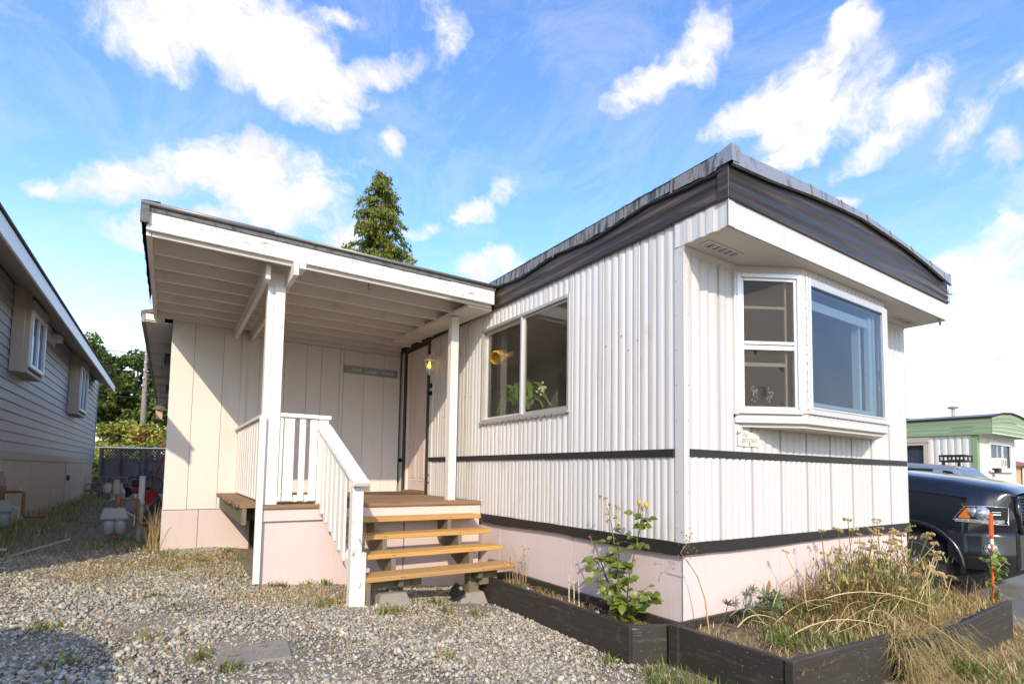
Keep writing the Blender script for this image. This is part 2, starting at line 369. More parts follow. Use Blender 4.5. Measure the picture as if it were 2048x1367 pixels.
M['seedhead'] = mat('dried_flower_head', (.48, .34, .15), .85, layers=[((.26, .16, .06), (60, 60, 60), .5, .68, .8), ((.55, .43, .23), (90, 90, 90), .58, .7, .6)], bump=.8, bscale=(120, 120, 120), rnd=.18)
M['rosebud'] = mat('yellow_petal', (.75, .50, .04), .5, rnd=.1, transl=.25)
M['dead_petal'] = mat('dried_petal', (.28, .13, .05), .8, rnd=.2)
M['cream_petal'] = mat('cream_petal', (.80, .74, .45), .6)
M['yellow_glass'] = mat('yellow_shade_glass', (.70, .42, .055), .3, transl=.3)
M['orange'] = mat('orange_plastic', (.70, .10, .012), .5)
M['white_tape'] = mat('white_tape', (.75, .75, .73), .4)
M['bamboo'] = mat('bamboo_stick', (.62, .52, .36), .6)
M['truck'] = mat('black_truck_paint', (.006, .0065, .009), .12, layers=[((.02, .02, .022), (3, 3, 9), .5, .8, .4)], coat=.5, spec=.45)
M['truck_trim'] = mat('black_gloss_trim', (.010, .010, .011), .22, coat=.6)
M['chrome'] = mat('chrome', (.75, .76, .78), .08, 1.)
M['amber'] = mat('amber_lens', (.75, .20, .01), .25, coat=.5)
M['lamp_lens'] = mat('clear_lens', (.42, .43, .44), .10, .6, layers=[((.85, .86, .88), (35, 35, 35), .5, .6, .9, 2)], coat=1.)
M['suv'] = mat('silver_car_paint', (.38, .39, .40), .28, .6, coat=.7)
M['green_trim'] = mat('green_fascia_paint', (.235, .32, .17), .55, layers=[((.30, .38, .23), (1, 1, 20), .5, .8, .5), ((.09, .14, .06), (3, 3, 40), .62, .8, .5)], rnd=.03)
M['white_metal'] = mat('white_metal_wall', (.68, .64, .56), .55, layers=[((.55, .5, .42), (8, 8, .7), .5, .8, .4)], rnd=.02)
M['red_roof'] = mat('red_metal_roof', (.36, .05, .035), .5)
M['tan_wall'] = mat('tan_wall', (.56, .40, .25), .6)
M['stone'] = mat('gravel_stone', (.3, .3, .28), .85, col_attr='Col', bump=.3, bscale=(120, 120, 120), bdist=.004)
M['dead_leaf'] = mat('dead_brown_leaf', (.20, .085, .03), .8, rnd=.25)

# ------------------------------------------------------------------ mesh helpers
WPOS = {}


def tag(o, label=None, cat=None, group=None, kind=None):
    if label: o['label'] = label
    if cat: o['category'] = cat
    if group: o['group'] = group
    if kind: o['kind'] = kind
    return o


def thing(name, label, cat, loc=(0, 0, 0), group=None):
    o = bpy.data.objects.new(name, None)
    o.empty_display_size = .1
    COL.objects.link(o)
    o.location = loc
    WPOS[o.name] = Vector(loc)
    return tag(o, label, cat, group)


def link_mesh(name, me, material, parent=None, world_origin=(0, 0, 0)):
    o = bpy.data.objects.new(name, me)
    if material is not None and not me.materials:
        me.materials.append(material)
    COL.objects.link(o)
    w = Vector(world_origin)
    WPOS[o.name] = w
    if parent is not None:
        o.parent = parent
        o.location = w - WPOS[parent.name]
    else:
        o.location = w
    return o


class MB:
    def __init__(self):
        self.v, self.f = [], []

    def add(self, vs, fs):
        b = len(self.v)
        self.v += [tuple(q) for q in vs]
        self.f += [tuple(b + i for i in q) for q in fs]
        return self

    def box(self, x0, x1, y0, y1, z0, z1):
        return self.add([(x0, y0, z0), (x1, y0, z0), (x1, y1, z0), (x0, y1, z0), (x0, y0, z1), (x1, y0, z1), (x1, y1, z1), (x0, y1, z1)],
                        [(0, 3, 2, 1), (4, 5, 6, 7), (0, 1, 5, 4), (1, 2, 6, 5), (2, 3, 7, 6), (3, 0, 4, 7)])

    def bar(self, p0, p1, w, h, up=(0, 0, 1)):
        p0, p1 = Vector(p0), Vector(p1)
        t = (p1 - p0).normalized()
        s = t.cross(Vector(up)).normalized() * (w / 2)
        u = s.cross(t).normalized() * (h / 2)
        vs = [p + a * s + b * u for p in (p0, p1) for a, b in ((-1, -1), (1, -1), (1, 1), (-1, 1))]
        return self.add(vs, [(3, 2, 1, 0), (4, 5, 6, 7), (0, 1, 5, 4), (1, 2, 6, 5), (2, 3, 7, 6), (3, 0, 4, 7)])

    def tube(self, pts, r, n=6, caps=True):
        pts = [Vector(q) for q in pts]
        rs = r if isinstance(r, (list, tuple)) else [r] * len(pts)
        vs, fs = [], []
        ref = None
        for i, q in enumerate(pts):
            t = (pts[min(i + 1, len(pts) - 1)] - pts[max(i - 1, 0)]).normalized()
            if ref is None:
                ref = t.orthogonal().normalized()
            a = (ref - t * ref.dot(t))
            a = a.normalized() if a.length > 1e-5 else t.orthogonal().normalized()
            ref = a
            b = t.cross(a)
            for k in range(n):
                an = 2 * math.pi * k / n
                vs.append(q + (a * math.cos(an) + b * math.sin(an)) * rs[i])
        for i in range(len(pts) - 1):
            for k in range(n):
                fs.append((i * n + k, i * n + (k + 1) % n, (i + 1) * n + (k + 1) % n, (i + 1) * n + k))
        if caps:
            fs.append(tuple(range(n - 1, -1, -1)))
            fs.append(tuple(range((len(pts) - 1) * n, len(pts) * n)))
        return self.add(vs, fs)

    def lathe(self, prof, c=(0, 0, 0), n=12, axis=(0, 0, 1)):
        q = Vector((0, 0, 1)).rotation_difference(Vector(axis))
        c = Vector(c)
        vs, fs = [], []
        for r, z in prof:
            for k in range(n):
                an = 2 * math.pi * k / n
                vs.append(c + q @ Vector((max(r, 1e-4) * math.cos(an), max(r, 1e-4) * math.sin(an), z)))
        for i in range(len(prof) - 1):
            for k in range(n):
                fs.append((i * n + k, i * n + (k + 1) % n, (i + 1) * n + (k + 1) % n, (i + 1) * n + k))
        fs.append(tuple(range(n - 1, -1, -1)))
        fs.append(tuple(range((len(prof) - 1) * n, len(prof) * n)))
        return self.add(vs, fs)

    def sphere(self, c, r, n=10, m=6, sz=1.):
        return self.lathe([(r * math.sin(math.pi * i / m), -r * sz * math.cos(math.pi * i / m)) for i in range(m + 1)], c, n)

    def prism(self, poly, vec):
        vec = Vector(vec)
        n = len(poly)
        vs = [Vector(q) for q in poly] + [Vector(q) + vec for q in poly]
        fs = [tuple(range(n - 1, -1, -1)), tuple(range(n, 2 * n))] + [(i, (i + 1) % n, n + (i + 1) % n, n + i) for i in range(n)]
        return self.add(vs, fs)

    def grid(self, rows):
        nu = len(rows[0])
        vs = [q for r in rows for q in r]
        fs = [(i * nu + k, i * nu + k + 1, (i + 1) * nu + k + 1, (i + 1) * nu + k) for i in range(len(rows) - 1) for k in range(nu - 1)]
        return self.add(vs, fs)

    def quad(self, a, b, c, d):
        return self.add([a, b, c, d], [(0, 1, 2, 3)])

    def frame(self, plane, off, u0, u1, z0, z1, w, d):
        """a flat rectangular frame of bars, plane 'x' or 'y' at off, thickness d (signed)"""
        a, b = sorted((off, off + d))
        for (ua, ub, za, zb) in ((u0, u0 + w, z0, z1), (u1 - w, u1, z0, z1), (u0 + w, u1 - w, z0, z0 + w), (u0 + w, u1 - w, z1 - w, z1)):
            if plane == 'x':
                self.box(a, b, ua, ub, za, zb)
            else:
                self.box(ua, ub, a, b, za, zb)
        return self

    def build(self, name, material, parent=None, smooth=False, bevel=0., recenter=True):
        vs = self.v
        if recenter and vs:
            arr = np.array(vs)
            c = (arr.min(0) + arr.max(0)) / 2
            if parent is None:
                c[2] = arr[:, 2].min()
            vs = (arr - c).tolist()
        else:
            c = (0, 0, 0)
        me = bpy.data.meshes.new(name)
        me.from_pydata(vs, [], self.f)
        if smooth:
            me.polygons.foreach_set('use_smooth', [True] * len(me.polygons))
        me.update()
        o = link_mesh(name, me, material, parent, c)
        if bevel:
            md = o.modifiers.new('bevel', 'BEVEL')
            md.width = bevel
            md.segments = 1
            md.limit_method = 'ANGLE'
        return o


def BOX(name, material, parent, x0, x1, y0, y1, z0, z1, bevel=0.):
    return MB().box(x0, x1, y0, y1, z0, z1).build(name, material, parent, bevel=bevel)


def np_mesh(name, verts, tris, material, parent=None, cols=None, smooth=False, origin=(0, 0, 0)):
    verts = np.asarray(verts, np.float32) - np.asarray(origin, np.float32)
    tris = np.asarray(tris, np.int32)
    me = bpy.data.meshes.new(name)
    me.vertices.add(len(verts))
    me.vertices.foreach_set('co', verts.ravel())
    me.loops.add(tris.size)
    me.loops.foreach_set('vertex_index', tris.ravel())
    me.polygons.add(len(tris))
    me.polygons.foreach_set('loop_start', np.arange(0, tris.size, 3, dtype=np.int32))
    if smooth:
        me.polygons.foreach_set('use_smooth', np.ones(len(tris), bool))
    me.update(calc_edges=True)
    if cols is not None:
        ca = me.color_attributes.new('Col', 'FLOAT_COLOR', 'POINT')
        c4 = np.ones((len(verts), 4), np.float32)
        c4[:, :3] = cols
        ca.data.foreach_set('color', c4.ravel())
    return link_mesh(name, me, material, parent, origin)


def text_mesh(name, body, size, material, parent, loc, rot, extrude=.002, shear=0., spacing=1.):
    cu = bpy.data.curves.new(name, 'FONT')
    cu.body = body
    cu.size = size
    cu.extrude = extrude
    cu.shear = shear
    cu.space_character = spacing
    cu.align_x = 'CENTER'
    cu.align_y = 'CENTER'
    cu.resolution_u = 3
    t = bpy.data.objects.new(name, cu)
    COL.objects.link(t)
    dg = bpy.context.evaluated_depsgraph_get()
    me = bpy.data.meshes.new_from_object(t.evaluated_get(dg))
    bpy.data.objects.remove(t)
    bpy.data.curves.remove(cu)
    o = link_mesh(name, me, material, parent, loc)
    o.rotation_euler = rot
    return o


# the lie of the land: level with the corner of the home, higher to the left, lower to the right
GX = np.array([-60, -8, -5, -3.2, -2.3, -1.75, -1.3, -.6, -.2, 0, 3.5, 5.2, 60.])
GZ = np.array([.45, .42, .38, .25, .225, .18, .11, .02, .0, -.0, -.07, -.21, -.30])


def gnd(x, y):
    z = np.interp(x, GX, GZ)
    x = np.asarray(x); y = np.asarray(y)
    z = z + .012 * np.sin(x * 2.1 + y * 1.3) * np.clip((x + 9) / 3, 0, 1) * (np.abs(y) < 12)
    return z


def G(x, y):
    return float(gnd(x, y))

# ------------------------------------------------------------------ ground


def build_ground():
    def axis(lo, hi, near_lo, near_hi, step):
        a = np.arange(near_lo, near_hi + 1e-6, step)
        left = near_lo - np.geomspace(step, near_lo - lo, 22)[::-1]
        right = near_hi + np.geomspace(step, hi - near_hi, 22)
        return np.concatenate([left, a, right])
    xs = axis(-500, 500, -7, 7, .12)
    ys = axis(-500, 900, -3, 9, .12)
    X, Y = np.meshgrid(xs, ys)
    near = np.exp(-((X / 9) ** 2 + ((Y - 2) / 9) ** 2))
    Z = gnd(X, Y) + near * (.010 * np.sin(5.1 * X + 1.7 * np.sin(3 * Y)) * np.sin(4.3 * Y) + RNG.normal(0, .003, X.shape))
    vs = np.stack([X.ravel(), Y.ravel(), Z.ravel()], 1)
    nx = len(xs)
    i, j = np.meshgrid(np.arange(nx - 1), np.arange(len(ys) - 1))
    a = (j * nx + i).ravel()
    tris = np.concatenate([np.stack([a, a + 1, a + nx + 1], 1), np.stack([a, a + nx + 1, a + nx], 1)])
    m = mat('ground_dirt', (.29, .235, .17), .95,
            layers=[((.165, .145, .115), (1.6, 1.6, 1.6), .42, .66, .7), ((.36, .34, .30), (60, 60, 60), .5, .66, .8, 3), ((.10, .095, .085), (75, 75, 75), .53, .66, .8, 3), ((.34, .26, .15), (2.2, 2.2, 2.2), .56, .74, .55)],
            bump=1., bscale=(55, 55, 55), bdist=.02)
    o = np_mesh('ground', vs, tris, m, smooth=True)
    tag(o, 'dusty gravelly ground of the home park', kind='structure')
    # asphalt of the lane on the right, a sheet lying on the ground
    xs = np.concatenate([np.linspace(3.75, 7, 14), np.linspace(8, 120, 30)])
    ys = np.concatenate([np.linspace(-.86, 8, 40), np.linspace(9, 120, 40)])
    rows = [[(x + .22 * math.sin(y * 2.1) * (k == 0), y, G(x, y) + .006) for k, x in enumerate(xs)] for y in ys]
    am = mat('grey_asphalt', (.20, .185, .16), .9, layers=[((.11, .105, .10), (.6, .6, .6), .42, .65, .7), ((.30, .28, .25), (70, 70, 70), .53, .66, .8, 3)], bump=.7, bscale=(120, 120, 120), bdist=.008)
    r = MB().grid(rows).build('road', am, None, smooth=True, recenter=False)
    tag(r, 'grey asphalt lane beside the truck', kind='structure')


build_ground()

# ------------------------------------------------------------------ the mobile home
W = 3.66
LEN = 17.0
Z_SKIRT, Z_SID, Z_BELT0, Z_BELT1, Z_SOF, Z_FA = .73, .805, 1.41, 1.468, 2.935, 3.118
home = thing('mobile_home', 'white ribbed single wide mobile home with black trim and pink skirting', 'mobile home', (0, 0, 0))


def arch(x):
    return float(np.interp(x, [-.06, .45, .93, 1.36, 1.78, 2.2, 2.57, 3.1, 3.72], [3.445, 3.478, 3.508, 3.526, 3.533, 3.515, 3.487, 3.45, 3.41]))


def arch_low(x):
    return float(np.interp(x, [-.06, .46, .96, 1.36, 1.77, 2.57, 3.1, 3.72], [3.335, 3.369, 3.424, 3.45, 3.47, 3.437, 3.385, 3.30]))


def wall_panels(parent, plane, off, sign, u_breaks, rows, holes, material, name='siding_panel', lap=True):
    """ribbed sheet panels: each column between two breaks is one sheet; holes are (u0, u1, z0, z1)"""
    for z0, z1, per, amp in rows:
        cuts = sorted(set(list(u_breaks) + [h[k] for h in holes for k in (0, 1) if h[2] < z1 and h[3] > z0]))
        for a, b in zip(cuts[:-1], cuts[1:]):
            if b - a < .004:
                continue
            spans = [(z0, z1)]
            for h in holes:
                if h[0] < b - 1e-4 and h[1] > a + 1e-4:
                    new = []
                    for s in spans:
                        if h[3] <= s[0] or h[2] >= s[1]:
                            new.append(s)
                            continue
                        if h[2] > s[0]: new.append((s[0], h[2]))
                        if h[3] < s[1]: new.append((h[3], s[1]))
                    spans = new
            n = max(2, int((b - a) / per * 8))
            us = np.linspace(a, b, n + 1)
            hs = amp * np.abs(np.sin(np.pi * us / per)) ** .5
            jit = random.uniform(-.0015, .0015)
            for s0, s1 in spans:
                rws = []
                seam = lap and a in u_breaks
                for z in (s0, s1):
                    row = []
                    if seam: row.append((off, a, z) if plane == 'x' else (a, off, z))
                    for k, (u, h) in enumerate(zip(us, hs)):
                        d = off + sign * (h + jit)
                        if lap and a in u_breaks and k == 0: d = off + sign * (amp + .002)
                        if lap and a in u_breaks and k == 1: d = off + sign * (amp + .001)
                        row.append((d, u, z) if plane == 'x' else (u, d, z))
                    rws.append(row)
                if (plane == 'x') == (sign < 0):
                    rws = rws[::-1]
                MB().grid(rws).build(name, material, parent)


def build_home():
    P = home
    win = (1.27, 2.89, 1.855, 2.935)
    bay = (.57, 3.03, 1.73, 2.93)
    door = (4.36, 5.26, .95, 3.2)
    # siding of the long side
    brk = [0.045] + [round(.406 * k, 3) for k in range(1, 41)]
    wall_panels(P, 'x', 0., -1, [b for b in brk if b < 5.6] + [5.6], [(Z_BELT1, 3.2, .0812, .013), (Z_SID, Z_BELT0, .0677, .012)], [win, door], M['siding'])
    MB().box(-.004, .03, 5.6, LEN, Z_SKIRT, 3.2).build('side_wall', M['siding'], P)
    # siding of the end
    brk = [0.045] + [round(.406 * k, 3) for k in range(1, 9)] + [W - .03]
    wall_panels(P, 'y', 0., -1, brk, [(Z_BELT1, Z_SOF, .1015, .018), (Z_SID, Z_BELT0, .0812, .021)], [bay], M['siding_front'])
    MB().box(W - .02, W, .01, LEN, Z_SKIRT, 3.2).build('side_wall', M['siding'], P)
    MB().box(0, W, LEN - .02, LEN, Z_SKIRT, 3.2).build('end_wall', M['siding'], P)
    # corner angles
    for x, s in ((0, 1), (W, -1)):
        b = MB()
        b.box(min(x - s * .014, x + s * .052), max(x - s * .014, x + s * .052), -.016, -.010, Z_SID, Z_SOF)
        b.box(min(x - s * .016, x - s * .010), max(x - s * .016, x - s * .010), -.016, .055, Z_SID, Z_SOF)
        b.build('corner_trim', M['siding_front'] if s > 0 else M['siding'], P)
    for k in range(9):
        z = Z_SID + .1 + k * .255
        MB().lathe([(.0035, 0), (.003, .003)], (-.016, .04, z), 6, (-1, 0, 0)).lathe([(.0035, 0), (.003, .003)], (.04, -.016, z), 6, (0, -1, 0)).build('screw', M['rust'], P)
    # belt line and lower strip
    MB().box(-.026, -.003, .058, 4.33, Z_BELT0, Z_BELT1).build('belt_strip', M['black_trim'], P, bevel=.004)
    MB().box(.06, W - .01, -.024, -.003, Z_BELT0, Z_BELT1).build('belt_strip', M['black_trim'], P, bevel=.004)

    def wavy(pts_top, pts_bot, plane, off):
        rows = []
        for z_list in (pts_bot, pts_top):
            rows.append([(off, u, z) if plane == 'x' else (u, off, z) for u, z in z_list])
        return rows
    us = np.linspace(-.03, 2.86, 40)
    b = MB()
    top = [(u, Z_SID + .003 * math.sin(u * 9)) for u in us]
    bot = [(u, Z_SKIRT - .012 - .010 * math.sin(u * 3.2) + random.uniform(-.003, .003)) for u in us]
    b.grid(wavy(top, bot, 'x', -.030)[::-1])
    b.grid([[(-.03, u, z) for u, z in bot], [(-.004, u, z) for u, z in bot]])
    b.grid([[(-.004, u, z) for u, z in top], [(-.03, u, z) for u, z in top]])
    b.build('lower_strip', M['black_trim'], P)
    us = np.linspace(-.03, W + .02, 40)
    b = MB()
    top = [(u, Z_SID + .002 * math.sin(u * 7)) for u in us]
    bot = [(u, Z_SKIRT - .004 - .006 * math.sin(u * 2.2) + random.uniform(-.002, .002)) for u in us]
    b.grid(wavy(top, bot, 'y', -.031))
    b.grid([[(u, -.004, z) for u, z in bot], [(u, -.031, z) for u, z in bot]])
    b.grid([[(u, -.031, z) for u, z in top], [(u, -.004, z) for u, z in top]])
    b.build('lower_strip', M['black_trim'], P)
    # plywood skirting
    for a, c in ((.004, 1.215), (1.221, 2.437), (2.443, 4.4)):
        BOX('skirt_panel', M['pink'], P, .004, .022, a, c, -.35, Z_SKIRT + .03, .002)
    for a, c in ((.024, 1.22), (1.226, 2.44), (2.446, W - .005)):
        BOX('skirt_panel', M['pink'], P, a, c, .004, .022, -.45, Z_SKIRT + .03, .002)
    BOX('skirt_corner', M['pink'], P, -.006, .02, -.006, .003, -.35, Z_SKIRT - .015, .002)
    BOX('skirt_panel', M['pink'], P, W - .02, W, .03, LEN, -.5, Z_SKIRT + .03)
    # roof overhang: cheek, fascias, soffit
    wall_panels(P, 'x', -.018, -1, [-.392, -.285, -.18, -.075, .045], [(Z_SOF, Z_FA + .01, .105, .006)], [], M['siding'], 'overhang_cheek')
    BOX('soffit', M['soffit'], P, -.02, W + .03, -.39, -.004, Z_SOF - .004, Z_SOF + .006)
    MB().quad((-.03, -.01, Z_SOF - .05), (W, -.01, Z_SOF - .05), (W, -.035, Z_SOF - .006), (-.03, -.035, Z_SOF - .006)).build('soffit_cove', M['soffit'], P)
    # white end fascia with three shallow ribs
    rows = []
    for z, d in ((Z_SOF - .006, 0), (Z_SOF + .055, .003), (Z_SOF + .058, 0), (Z_SOF + .11, .003), (Z_SOF + .114, 0), (Z_FA, .003)):
        rows.append([(-.035, -.402 - d, z), (1.2, -.402 - d, z), (2.4, -.402 - d, z), (W + .035, -.402 - d, z)])
    MB().grid(rows).build('white_fascia', M['siding_front'], P)
    BOX('fascia_corner', M['siding_front'], P, -.036, .03, -.408, -.4035, Z_SOF - .006, Z_FA)
    # black end fascia: bowed top, folded ribs
    xs = np.linspace(-.04, W + .04, 26)
    rows = []
    for t, d in ((0, .018), (.04, .022), (.22, .010), (.30, .020), (.52, .008), (.6, .018), (.8, .006), (1, .012)):
        rows.append([(x, -.400 - d, Z_FA - .008 + (arch_low(x) + .01 - Z_FA + .008) * t) for x in xs])
    MB().grid(rows).build('black_fascia', M['black_front'], P)
    rows = []
    for t, d in ((-.1, .03), (-.06, .05), (0, .048), (.93, .036), (1, .02), (1, -.1)):
        rows.append([(x, -.400 - d, arch_low(x) + (arch(x) - arch_low(x)) * t) for x in xs])
    MB().grid(rows).build('roof_edge', M['lip'], P)
    for x in (.95, 1.42, 1.86, 2.3, 2.75, 3.2):
        MB().bar((x, -.449, arch_low(x) - .004), (x, -.438, arch(x) + .001), .014, .004, (0, 1, 0)).build('roof_edge_seam', M['rust'], P)
    # black long fascia
    ys = np.concatenate([np.linspace(-.40, 5.6, 40), [LEN]])
    rows = []
    for t, d in ((0, .030), (.06, .036), (.45, .022), (.55, .030), (1, .020)):
        rows.append([(-.004 - d, y, Z_FA + .245 * t + .004 * math.sin(y * 2.6) * (t > .9)) for y in ys[::-1]])
    MB().grid(rows).build('black_fascia', M['black_fascia'], P)
    BOX('fascia_corner', M['black_fascia'], P, -.046, -.034, -.415, -.33, Z_FA - .004, 3.35, .002)
    # ragged tarred metal along the eaves, one strip between seams
    y = -.33
    while y < 5.6:
        y2 = y + random.uniform(.34, .5)
        n = 9
        lo = [(y + (y2 - y) * k / n, 3.352 + .018 * math.sin((y + k * .05) * 5.3) + random.uniform(-.007, .007)) for k in range(n + 1)]
        hi = [(u, 3.452 + .004 * math.sin(u * 4) + random.uniform(-.008, .008)) for u, _ in lo]
        d = random.uniform(0, .006)
        b = MB()
        b.grid([[(-.048 - d + random.uniform(-.004, .004), u, z) for u, z in lo[::-1]], [(-.040 - d, u, z) for u, z in hi[::-1]], [(.05, u, z + .012) for u, z in hi[::-1]]])
        b.build('roof_edge', M['lip_dark'], P)
        MB().bar((-.052, y + .004, 3.345), (-.046, y + .004, 3.458), .016, .005, (1, 0, 0)).build('roof_edge_seam', M['lip_dark'], P)
        y = y2
    us = np.linspace(-.36, 5.6, 70)
    MB().tube([(-.040, u, 3.352 + .018 * math.sin(u * 5.3) - .012 + random.uniform(-.006, .006)) for u in us], .013, 5).build('tar_seam', M['tar'], P)
    b = MB()
    b.add([(-.062, -.452, 3.46), (-.062, -.452, 3.345), (-.052, -.30, 3.352), (-.052, -.33, 3.445), (.03, -.455, 3.46), (.03, -.452, 3.35)], [(0, 3, 2, 1), (0, 1, 5, 4)])
    b.build('roof_edge_corner', M['lip'], P)
    # bowed roof
    MB().grid([[(x, y, arch(x) + .004) for x in np.linspace(-.05, W + .05, 14)] for y in (-.41, 5, 11, LEN + .3)]).build('roof', M['gutter'], P, smooth=True)
    BOX('black_fascia', M['black_fascia'], P, W + .02, W + .045, -.41, LEN, Z_FA - .01, 3.37)
    BOX('roof_edge', M['lip'], P, W + .03, W + .055, -.44, LEN, 3.35, 3.42)
    # soffit vents
    for x0 in (.05, 3.10):
        v = BOX('soffit_vent', M['alum_bright'], P, x0, x0 + .41, -.195, -.10, Z_SOF - .011, Z_SOF - .0045, .001)
        for k in range(11):
            xx = x0 + .04 + k * .033
            BOX('louvre', M['gap'] if k % 2 else M['alum'], v, xx, xx + .014, -.180, -.115, Z_SOF - .0125, Z_SOF - .0112)
    MB().tube([(3.53, -.385, 2.93), (3.53, -.385, 2.89), (3.545, -.385, 2.865), (3.565, -.385, 2.872), (3.57, -.385, 2.90)], .0045, 5).build('hook', M['lock'], P)
    MB().tube([(W + .05, -.40, 3.15), (W + .13, -.40, 3.15), (W + .13, -.40, 3.22)], .005, 5).tube([(W + .1, -.4, 3.23), (W + .2, -.4, 3.245)], .009, 5).tube([(W + .13, -.4, 3.2), (W + .12, -.4, 3.29)], .005, 5).build('cable_clip', M['galv'], P)
    # rooms behind the glass
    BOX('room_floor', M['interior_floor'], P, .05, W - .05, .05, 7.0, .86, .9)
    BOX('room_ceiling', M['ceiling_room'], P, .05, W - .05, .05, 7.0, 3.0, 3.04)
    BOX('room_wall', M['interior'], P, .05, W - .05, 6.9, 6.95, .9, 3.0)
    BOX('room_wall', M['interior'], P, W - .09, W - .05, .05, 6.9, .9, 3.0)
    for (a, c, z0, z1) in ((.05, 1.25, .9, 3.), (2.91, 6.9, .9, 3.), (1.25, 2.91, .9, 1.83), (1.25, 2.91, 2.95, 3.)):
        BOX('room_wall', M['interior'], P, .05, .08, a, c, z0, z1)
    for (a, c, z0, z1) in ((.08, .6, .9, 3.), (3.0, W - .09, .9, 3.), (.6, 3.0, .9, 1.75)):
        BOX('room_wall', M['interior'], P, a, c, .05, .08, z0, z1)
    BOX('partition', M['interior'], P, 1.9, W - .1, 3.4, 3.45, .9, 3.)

    # ---- sliding window of the long side
    w = MB().frame('x', .055, 1.262, 2.898, 1.845, 2.945, .034, -.075).build('window', M['alum'], P, bevel=.003)
    BOX('sill', M['alum'], w, -.035, -.012, 1.255, 2.905, 1.832, 1.856, .003)
    for k in range(15):
        BOX('weep_tab', M['alum'], w, -.037, -.03, 1.30 + k * .108, 1.37 + k * .108, 1.822, 1.833)
    BOX('mullion', M['alum_bright'], w, -.016, .05, 2.045, 2.08, 1.879, 2.911, .003)
    sash = MB().frame('x', .006, 1.296, 2.045, 1.879, 2.911, .024, .018)
    sash.build('sash', M['alum'], w, bevel=.002)
    sash = MB().frame('x', .036, 2.08, 2.864, 1.879, 2.911, .030, .018)
    sash.build('sash', M['alum_bright'], w, bevel=.002)
    BOX('pane', M['glass'], w, .012, .015, 1.32, 2.021, 1.903, 2.887)
    BOX('pane', M['glass'], w, .042, .045, 2.11, 2.834, 1.909, 2.881)
    BOX('window_stool', M['white_plastic'], w, .085, .34, 1.25, 2.9, 1.84, 1.865)

    # ---- bay window
    zb0, zb1, D = 1.772, 2.86, -.30
    pts = [(.585, -.018), (1.075, D), (2.50, D), (2.99, -.018)]
    by = MB().prism([(x, y, zb0 - .082) for x, y in pts], (0, 0, .078)).build('bay_window', M['siding_front'], P, bevel=.004)
    MB().prism([(x + (.02 if i < 2 else -.02) * 1, y + .03, zb0 - .11) for i, (x, y) in enumerate(pts)], (0, 0, .028)).build('bay_drip', M['soffit'], by)
    MB().prism([(x, y + .004, zb1) for x, y in pts], (0, 0, Z_SOF - .005 - zb1)).build('bay_header', M['siding_front'], by)
    # screws of the flanges
    sc = MB()
    for k in range(20):
        sc.lathe([(.006, 0), (.004, .004)], (1.12 + k * .071, D - .014, zb1 + .018), 6, (0, -1, 0))
        sc.lathe([(.006, 0), (.004, .004)], (1.12 + k * .071, D - .014, zb0 - .012), 6, (0, -1, 0))
    for k in range(15):
        sc.lathe([(.006, 0), (.004, .004)], (1.098, D - .010, zb0 + .03 + k * .073), 6, (0, -1, 0))
    tag(sc.build('screws', M['rust'], by), kind='stuff')
    # corner posts
    BOX('corner_post', M['siding_front'], by, 1.045, 1.10, D - .006, D + .035, zb0 - .004, zb1, .003)
    BOX('corner_post', M['siding_front'], by, 2.475, 2.53, D - .006, D + .035, zb0 - .004, zb1, .003)
    # front pane
    f = MB().frame('y', D + .03, 1.10, 2.475, zb0 - .003, zb1, .045, -.045).build('front_frame', M['alum_bright'], by, bevel=.003)
    MB().frame('y', D + .01, 1.145, 2.43, zb0 + .042, zb1 - .045, .016, -.028).build('bead', M['alum_bright'], f, bevel=.002)
    BOX('pane', M['glass_bay'], f, 1.155, 2.42, D + .003, D + .006, zb0 + .052, zb1 - .055)
    MB().frame('y', D + .05, 1.18, 2.40, zb0 + .08, zb1 - .02, .030, .02).build('inner_frame', M['white_plastic'], f)
    BOX('blind_rail', M['white_plastic'], f, 1.2, 2.38, D + .075, D + .10, zb1 - .20, zb1 - .12)
    BOX('curtain_edge', M['white_plastic'], f, 2.20, 2.235, D + .10, D + .16, zb0 + .05, zb1 - .1)
    BOX('curtain_edge', M['white_plastic'], f, 2.30, 2.36, D + .06, D + .10, zb0 + .05, zb1 - .1)

    # side casements (double hung with screens), mirrored on both sides
    for sgn in (1, -1):
        a = Vector((.60, -.03, 0)) if sgn > 0 else Vector((2.975, -.03, 0))
        c = Vector((1.05, D + .012, 0)) if sgn > 0 else Vector((2.525, D + .012, 0))
        t = (c - a).normalized()
        nrm = Vector((t.y, -t.x, 0)) * (1 if sgn > 0 else -1)
        if nrm.y > 0: nrm = -nrm
        Lw = (c - a).length

        def pt(u, z, d=0.):
            q = a + t * u + nrm * d
            return (q.x, q.y, z)

        def bar4(u0, u1, z0, z1, wd, d0, d1, bb):
            for (ua, ub, za, zb) in ((u0, u0 + wd, z0, z1), (u1 - wd, u1, z0, z1), (u0 + wd, u1 - wd, z0, z0 + wd), (u0 + wd, u1 - wd, z1 - wd, z1)):
                bb.add([pt(ua, za, d0), pt(ub, za, d0), pt(ub, za, d1), pt(ua, za, d1), pt(ua, zb, d0), pt(ub, zb, d0), pt(ub, zb, d1), pt(ua, zb, d1)],
                       [(0, 3, 2, 1), (4, 5, 6, 7), (0, 1, 5, 4), (1, 2, 6, 5), (2, 3, 7, 6), (3, 0, 4, 7)])
            return bb

